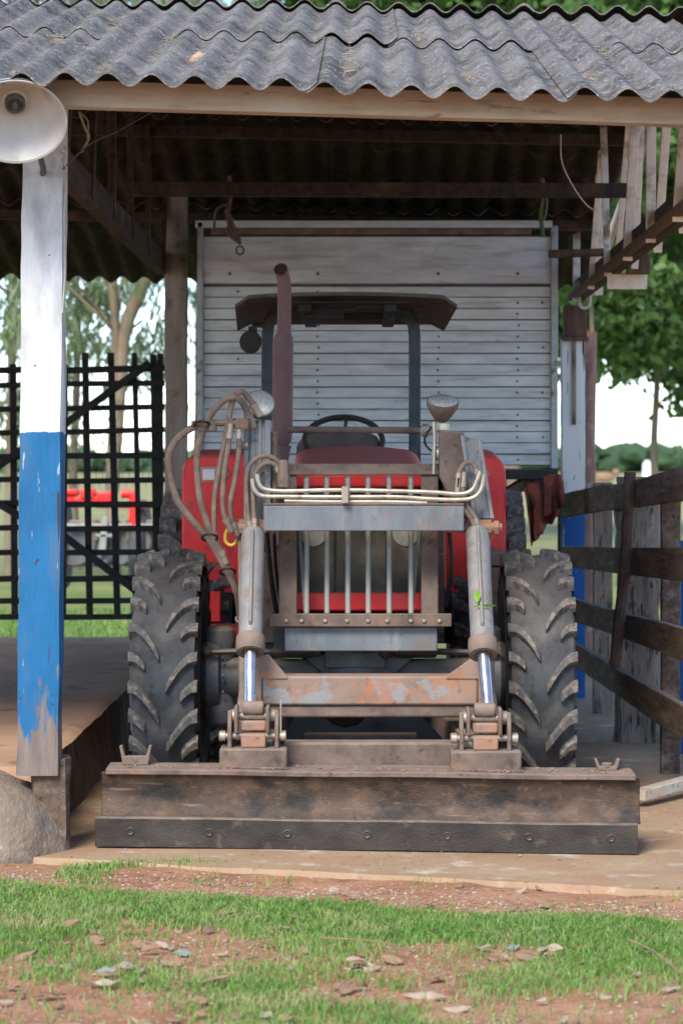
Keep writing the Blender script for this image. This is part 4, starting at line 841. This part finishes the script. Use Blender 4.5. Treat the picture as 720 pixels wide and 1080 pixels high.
def tree(x, y, h, spread, label, kind='broad', seed=0, trunk_r=.18, crown_from=.35, fork=None, nl=26, per=420, ls=1.0, bark=None, name=None, lean=0):
    g = random.Random(seed); t = thing(name or ('eucalyptus_tree' if kind == 'euc' else 'broadleaf_tree'), (x,y,0), label, 'tree', 'trees behind the shed')
    m = MB(); base = Vector((x,y,-.1)); P_ = [base]
    for i in range(1, 9):
        P_.append(base+Vector((lean*i/8*h*.9+g.uniform(-.12,.12)*h*.05, g.uniform(-.12,.12), h*.9*i/8)))
    m.tube(P_, [trunk_r*(1-.1*i) for i in range(9)], 12, 4)
    cs = []; rs = []
    for i in range(nl):
        tt = crown_from+(1-crown_from)*g.random()**.8; k = min(int(tt*8), 7); p = P_[k].lerp(P_[k+1], tt*8-k) if k < 8 else P_[8]
        a = g.uniform(0, 6.28); reach = spread*(1.15-abs(tt-.6)*1.3)*g.uniform(.45,1); up = g.uniform(.0,.7)*reach
        e = p+Vector((math.cos(a)*reach, math.sin(a)*reach, up)); mid = p.lerp(e,.5)+Vector((0,0,.15*reach))
        m.tube([p, mid, e], [trunk_r*.32,trunk_r*.2,trunk_r*.06], 6, 3)
        nn = 5 if kind == 'euc' else 6
        for q in range(nn):
            s_ = g.uniform(.4,1.1); c = p.lerp(e, s_)+Vector((g.gauss(0,.3),g.gauss(0,.3),g.gauss(0,.25)))*spread*.35
            if kind == 'euc': c.z -= g.uniform(0,.8)
            cs.append(c); rs.append(g.uniform(.32,.62)*(spread/2.5)*(.8 if kind == 'euc' else 1.15))
    m.build('trunk', bark or barkm, t, origin=(x,y,0), smooth=60)
    if kind == 'euc': leaf_cloud(np.array(cs), np.array(rs), per//6, .035*ls, .22*ls, 2.2, seed, 'crown', euc, t)
    else: leaf_cloud(np.array(cs), np.array(rs), per//6, .11*ls, .20*ls, .5, seed, 'crown', bush, t)
    return t
tree(X(124,38), 38, 14, 3.2, 'tall eucalyptus with a pale forked trunk seen through the gate opening', 'euc', 31, .09, .26, nl=42, per=430, ls=1.2, lean=-.0)
tree(X(82,44), 44, 13, 3.0, 'slimmer eucalyptus just left of the forked one behind the gate', 'euc', 32, .08, .28, nl=30, per=300, ls=1.2)
tree(X(10,40), 40, 12, 3.0, 'eucalyptus at the left picture edge, seen above the lattice gate', 'euc', 33, .09, .22, nl=30, per=320, ls=1.2)
tree(X(205,47), 47, 12, 2.2, 'eucalyptus showing in the gap between the grey post and the white slatted box', 'euc', 34, .07, .26, nl=24, per=300, ls=1.2)
tl = MB(); tl.tube([W(119,520,37.8),W(128,400,37.9),W(132,350,38),W(146,310,38),W(165,270,38)], [.085,.085,.09,.11,.1], 12, 5)
for o_ in list(bpy.data.objects):
    if o_.name == 'eucalyptus_tree': tl.build('limb', barkm, o_, smooth=60)
tree(X(692,46), 46, 9.5, 3.3, 'broad leafy tree with a bare lower trunk standing right of the shed', 'broad', 41, .08, .36, nl=40, per=820, ls=1.0, lean=.0)
tree(X(600,62), 62, 15, 4.0, 'taller dark leafy tree rising just behind the painted rear post', 'broad', 42, .12, .32, nl=34, per=800, ls=1.3)
tree(X(744,52), 52, 12, 3.6, 'leafy tree cut by the right picture edge', 'broad', 45, .1, .3, nl=34, per=800, ls=1.2)
tree(X(380,60), 60, 18, 4.4, 'tall leafy tree whose top shows above the middle of the roof ridge', 'broad', 43, .25, .45, nl=34, per=900, ls=1.5)
tree(X(540,60), 60, 18.5, 4.6, 'tall leafy tree whose top shows above the right half of the roof ridge', 'broad', 44, .25, .45, nl=36, per=900, ls=1.5)
tree(X(624,40), 40, 8.5, 1.0, 'slender tree with a pale straight trunk beside the bark pole', 'broad', 46, .055, .55, nl=14, per=500, ls=.9)
# distant wood along the horizon
g = np.random.default_rng(5); n = 2200; cx_ = g.uniform(-420,420,n); cy_ = g.uniform(560,640,n); V_, F_ = [], []
ico = bmesh.new(); bmesh.ops.create_icosphere(ico, subdivisions=2, radius=1); iv = np.array([v.co[:] for v in ico.verts]); ifc = [[v.index for v in f.verts] for f in ico.faces]
for i in range(n):
    r = g.uniform(1.8,3.6); hgt = 4.2+.6*math.sin(cx_[i]*.02)+g.uniform(-1.5,1.0); jit = 1+.22*g.normal(size=(len(iv),1)); vv = iv*jit*np.array([r,r,r*.7])+np.array([cx_[i],cy_[i],hgt-1.5]); b0 = len(V_)
    V_ += vv.tolist(); F_ += [[b0+a for a in f] for f in ifc]
m = MB(); m.v = V_; m.f = F_; m.m = [0]*len(F_); 
me = bpy.data.meshes.new('far_wood'); me.from_pydata(V_, [], F_); me.materials.append(farm_); fo = bpy.data.objects.new('far_wood', me); COL.objects.link(fo); tag(fo, 'dark green wood along the horizon beyond the field', 'wood', kind='stuff')
m = MB(); m.lathe((X(682,150),150,0),(0,0,1),[(0,.26),(.9,.3),(1.75,.26),(1.95,.1)],16); tag(m.build('water_tank', white_l, smooth=60), 'small white tank far out in the field on the right', 'tank')
m = MB(); m.sphere((X(636,170),170,.9),.45,8,(1.6,.7,.8)); m.sphere((X(636,170)+.8,170,1.2),.25,6)
for a in (-.4,.4):
    for b in (-.15,.15): m.tube([(X(636,170)+a,170+b,0),(X(636,170)+a,170+b,.8)],.08,6)
tag(m.build('cow', dry_m, smooth=60), 'tiny tan cow grazing far out in the field', 'cow')
# ---------------------------------------------------------------- red implement beyond the gate
YI = 30.0
im = thing('seed_planter', (X(95,YI),YI,0), 'red seed planter with worn discs standing on the grass beyond the lattice gate', 'farm machine')
m = MB(); m.pbox(60,516,82,522,YI,.3); m.pbox(68,522,82,530,YI+.05,.2); m.pbox(78,524,112,530,YI,.12); m.pbox(100,530,150,536,YI+.05,.12); m.pbox(60,530,68,556,YI,.12); m.pbox(148,532,175,536,YI,.12); m.pbox(36,517,60,524,YI,.12); m.build('frame', red, im, bevel=.02)
m = MB(); m.pbox(84,515,100,527,YI-.02,.3); m.pbox(102,518,118,531,YI-.02,.3); m.build('seed_box', red, im, bevel=.03)
m = MB(); m.tube([W(128,521,YI),W(137,521,YI),W(141,526,YI),W(141,555,YI)], .055, 10, 4); m.build('red_elbow', red, im)
m = MB(); m.poly([(108,545),(114,545),(112,580),(104,580)], YI-.1,.06); m.pbox(70,552,172,557,YI-.05,.1); m.poly([(100,563),(120,563),(118,567),(102,567)],YI-.1,.06); m.build('drawbar_stand', greybar, im, bevel=.01)
for px in (78,90,102,122,136,158,168):
    m = MB(); m.lathe(W(px,573,YI+.1),(.3,1,0),[(0,.25),(.02,.27),(.04,.25),(.05,.1)],28); m.build('disc_coulter', ironcast, im)
for px in (64,148):
    m = MB(); m.lathe(W(px,556,YI+.5)+Vector((0,0,-.2)),(1,0,0),[(-.1,.25),(-.1,.48),(-.06,.52),(.06,.52),(.1,.48),(.1,.25)],36); m.build('transport_wheel', rubber, im)
m = MB()
for px in (98,120,133): m.pbox(px,548,px+5,570,YI+.02,.08)
m.build('shank', rust, im)

# ---------------------------------------------------------------- grass
def make_grass(name, xr_, yr_, n, hmin, hmax, label, dens, seed, mt=None):
    g = np.random.default_rng(seed); xs = g.uniform(*xr_, n); ys = g.uniform(*yr_, n); V_ = []; F_ = []
    keep = np.array([dens(float(a), float(b)) > g.random() for a, b in zip(xs, ys)]); xs, ys = xs[keep], ys[keep]; n = len(xs)
    zs = np.array([gz(float(a), float(b)) for a, b in zip(xs, ys)]); h_ = g.uniform(hmin, hmax, n)*np.where(g.random(n) < .03, 1.7, 1.0); a = g.uniform(0, 2*math.pi, n); wd = g.uniform(.0016,.0034, n)*(1 if hmax < .1 else 3)
    la_ = g.uniform(.2,1.1,n); da = g.uniform(0, 2*math.pi, n); dx, dy = np.cos(da)*la_*h_, np.sin(da)*la_*h_; sx, sy = np.cos(a)*wd, np.sin(a)*wd
    b0 = np.stack([np.stack([xs-sx,ys-sy,zs-.004],1), np.stack([xs+sx,ys+sy,zs-.004],1), np.stack([xs+sx*.8+dx*.35,ys+sy*.8+dy*.35,zs+h_*.6],1), np.stack([xs-sx*.8+dx*.35,ys-sy*.8+dy*.35,zs+h_*.6],1), np.stack([xs+dx,ys+dy,zs+h_*(1.05-.35*la_)],1)], axis=1).reshape(-1,3)
    idx = np.arange(n)*5; quads = np.stack([idx,idx+1,idx+2,idx+3],1); tris = np.stack([idx+3,idx+2,idx+4],1)
    me = bpy.data.meshes.new(name); me.from_pydata(b0.tolist(), [], quads.tolist()+tris.tolist()); me.materials.append(mt or grassm); o = bpy.data.objects.new(name, me); COL.objects.link(o); return tag(o, label, 'grass', kind='stuff')
def sst(a, b, x): t = min(max((x-a)/(b-a),0),1); return t*t*(3-2*t)
def gd_(x, y):
    edge = 10.24-.35*x+.10*mnoise.noise((x*2.3,0,7)); far = 1-sst(edge-.12, edge+.06, y)
    if y > edge: return .02*(mnoise.noise((x*3,y*3,2)) > .15)
    nz_ = mnoise.noise((x*1.5+3, y*1.3, 1.3))+.6*mnoise.noise((x*4.4, y*3.8, 4)); band = sst(9.45-.40*x+.25*mnoise.noise((x*1.6,2,1)), 9.85-.36*x, y)
    right = sst(.0, .7, x)*.38*sst(8.3, 9.0, y)
    return far*max(.03, min(1, .07+.85*band+right+.65*nz_))
make_grass('grass', (-2.9,2.9), (7.2,11.3), 460000, .015, .050, 'short green grass growing in patches on red soil in the foreground', gd_, 3)
make_grass('pasture_grass', (-4.2,-1.2), (22.4,30), 26000, .05, .13, 'green pasture grass beyond the lattice gate', lambda x, y: .5+.8*mnoise.noise((x*.9,y*.6,3)), 4)
make_grass('grass_tufts', (-1.6,-.6), (10.75,11.35), 5000, .015, .05, 'thin green tufts beside the boulder', lambda x, y: max(0, mnoise.noise((x*3,y*5,1))-.02)*1.8, 5)
# crumbs of earth, gravel and bits of bark along the floor edge
def crumbs(name, n, gen, smin, smax, mats, label, seed):
    g = random.Random(seed); m = MB()
    for i in range(n):
        x, y = gen(g); s_ = g.uniform(smin, smax)*(g.random()**.6+.3); z = gz(x, y)+s_*.2 if y < front(x) else s_*.3
        m.mi = g.choice(range(len(mats))); c = Vector((x,y,z)); vs = []
        for dx, dy, dz in ((1,0,0),(0,1,0),(-1,0,0),(0,-1,0),(0,0,.7),(0,0,-.6)): vs.append(c+Vector((dx*g.uniform(.5,1.4),dy*g.uniform(.5,1.2),dz))*s_)
        m.add(vs, [(0,1,4),(1,2,4),(2,3,4),(3,0,4),(1,0,5),(2,1,5),(3,2,5),(0,3,5)])
    o = m.build(name, mats, origin=(0,10,0), smooth=0); return tag(o, label, 'gravel', kind='stuff')
clodm = mat('earth_clod', (.26,.14,.09), (.38,.22,.15), 20, .95, 0, .5, 60); peb = mat('pale_pebble', (.32,.27,.22), (.46,.39,.32), 20, .9, 0, .3, 60)
crumbs('gravel', 4200, lambda g: (lambda x: (x, 10.50-.35*x+g.gauss(.0,.15)))(g.uniform(-1.7,1.6)), .002, .009, [clodm, clodm, peb, dry_m], 'loose gravel and bark crumbs along the edge of the concrete floor', 1)
crumbs('soil_crumbs', 5000, lambda g: (g.uniform(-1.4,1.2), g.uniform(7.8,10.3)), .002, .008, [clodm, clodm, peb], 'red soil crumbs between the grass patches', 2)
crumbs('leaf_litter', 1500, lambda g: (g.uniform(-1.6,1.4), g.uniform(7.8,10.6)), .003, .010, [dry_m, clodm, dry_m], 'broken brown leaf crumbs littering the grass and soil', 7)
crumbs('floor_crumbs', 500, lambda g: (g.uniform(-1.45,1.9), g.uniform(11.0,13.0)), .001, .006, [clodm, peb, dry_m], 'scattered crumbs on the concrete floor', 3)
# dry leaves, each one its own
def dryleaf(px, py, L_, w_, ang, curl, mt, label, group=None, seed=0):
    Y = H*F/(py-CY); x = X(px, Y); z = gz(x, Y)+.018; g = random.Random(seed); m = MB(); a = R(ang)
    d = Vector((math.cos(a), math.sin(a), g.uniform(-.05,.3))).normalized(); s_ = d.cross(Vector((0,-.35,1))).normalized(); n = s_.cross(d); r = []; wav = g.uniform(2,5)
    cs_ = curl*g.choice((-.9,-.5,.35,.5)); tilt = g.uniform(-.5,.5); s_ = (s_*math.cos(tilt)+n*math.sin(tilt)).normalized(); n = s_.cross(d); bend = g.uniform(-.22,.22); tw = g.uniform(-1.2,1.2)
    for i in range(11):
        t = i/10; ww = (math.sin(math.pi*t**g.uniform(.8,.9))**.8*w_/2)*(.85+.3*mnoise.noise((t*4,seed,0)))+.001
        sa = (s_*math.cos(tw*(t-.5))+n*math.sin(tw*(t-.5))); p = Vector((x,Y,z))+d*(L_*(t-.5))+s_*(bend*L_*(t-t*t)*2)+n*(cs_*L_*(t-t*t)*1.2)
        r.append([p+sa*(ww*j/2)+n*(cs_*w_*.8*(j/2)**2+.10*w_*mnoise.noise((t*5+seed,j*.9,0))) for j in (-2,-1,0,1,2)])
    v = [p for q in r for p in q]; m.add(v, [(i*5+j, i*5+j+1, i*5+j+6, i*5+j+5) for i in range(10) for j in range(4)])
    o = m.build('dry_leaf', mt, smooth=80); sm = o.modifiers.new('t','SOLIDIFY'); sm.thickness = .0012
    return tag(o, label, 'leaf', group)
G_ = 'dry leaves scattered on the foreground grass'
big = [(73,973,.09,.035,-15,.3,dry_m,'curled brown leaf lying in grass at the left, above the red soil patch'),
       (150,950,.11,.04,-10,.4,pale_m,'pale buff leaf near the top of the grass, left of centre'),
       (18,1007,.15,.055,25,.3,dry_m,'large brown leaf at the left picture edge'),
       (52,1048,.11,.05,10,.3,dry_m,'brown curled leaf on bare soil at the lower left'),
       (182,1019,.07,.06,10,.5,dry_m,'rounded tan leaf upright on the soil patch'),
       (196,976,.12,.05,12,.4,dry_m,'tan leaf lying across grass below the left cylinder'),
       (224,1034,.12,.035,25,.4,dry_m,'narrow brown leaf at the right side of the soil patch'),
       (382,1019,.14,.035,-10,.3,pale_m,'long pale leaf in the grass below the blade centre'),
       (447,1047,.15,.05,-22,.4,pale_m,'largest pale curled leaf in the lower middle grass'),
       (482,1060,.10,.035,-15,.3,pale_m,'pale leaf just right of the largest curled one'),
       (594,1015,.09,.05,30,.5,dry_m,'upright curled tan leaf in grass at the right'),
       (610,996,.08,.025,-35,.3,dry_m,'slim brown leaf above the upright tan one at the right'),
       (584,999,.07,.04,0,.4,pale_m,'short pale leaf beside the slim brown one'),
       (671,1026,.05,.03,60,.3,pale_m,'small pale leaf standing near the right picture edge'),
       (708,1042,.10,.02,40,.2,pale_m,'curved pale twig leaf at the right picture edge'),
       (106,944,.05,.03,60,.4,dry_m,'small brown leaf at the grass edge near the boulder'),
       (352,938,.05,.03,20,.4,pale_m,'lone pale leaf on the concrete just below the blade'),
       (113,1025,.07,.045,0,.4,paper_m,'whitish curled scrap leaf on the soil patch'),
       (194,1002,.05,.04,20,.3,paper_m,'pale green scrap leaf on the soil patch'),
       (181,995,.04,.02,70,.3,pale_m,'tiny pale upright leaf left of the green scrap'),
       (541,996,.05,.035,0,.3,paper_m,'whitish green leaf in the grass right of centre')]
for i, q in enumerate(big): dryleaf(*q, group=G_, seed=i)
rr = random.Random(21)
cnt = 0
while cnt < 130:
    px, py = rr.uniform(0,720), rr.uniform(928,1078)
    if py < 948+.05*px and rr.random() < .6: continue
    w0 = 1.0 if (60 < px < 330 and py > 960) else .55
    if rr.random() > w0: continue
    sc_ = rr.uniform(.35,1)
    ang_, cur_, mt_ = rr.uniform(-60,240), rr.uniform(.1,.6), rr.choice((dry_m,dry_m,pale_m)); tone = 'brown' if mt_ is dry_m else 'pale buff'
    where = ('on the left' if px < 240 else 'in the middle' if px < 480 else 'on the right')+(' of the upper grass strip' if py < 1000 else ' of the patchy grass nearest the viewer')
    dryleaf(px, py, .075*sc_+.012, .032*sc_+.008, ang_, cur_, mt_, f'small {tone} dry leaf lying {where}', G_, 100+cnt); cnt += 1
m = MB(); m.tube([W(660,1000,1) if False else (X(662,H*F/510),H*F/510,.03), (X(690,H*F/525),H*F/525,.035), (X(716,H*F/545),H*F/545,.03)], .004, 6, 4); tag(m.build('twig', dry_m), 'thin brown twig lying on the grass at the right', 'twig')
m = MB(); m.tube([(X(340,H*F/505),H*F/505,.02),(X(400,H*F/512),H*F/512,.03),(X(425,H*F/520),H*F/520,.025)], .003, 6, 4); tag(m.build('twig', dry_m), 'thin straw coloured twig lying in the grass below the blade centre', 'twig')
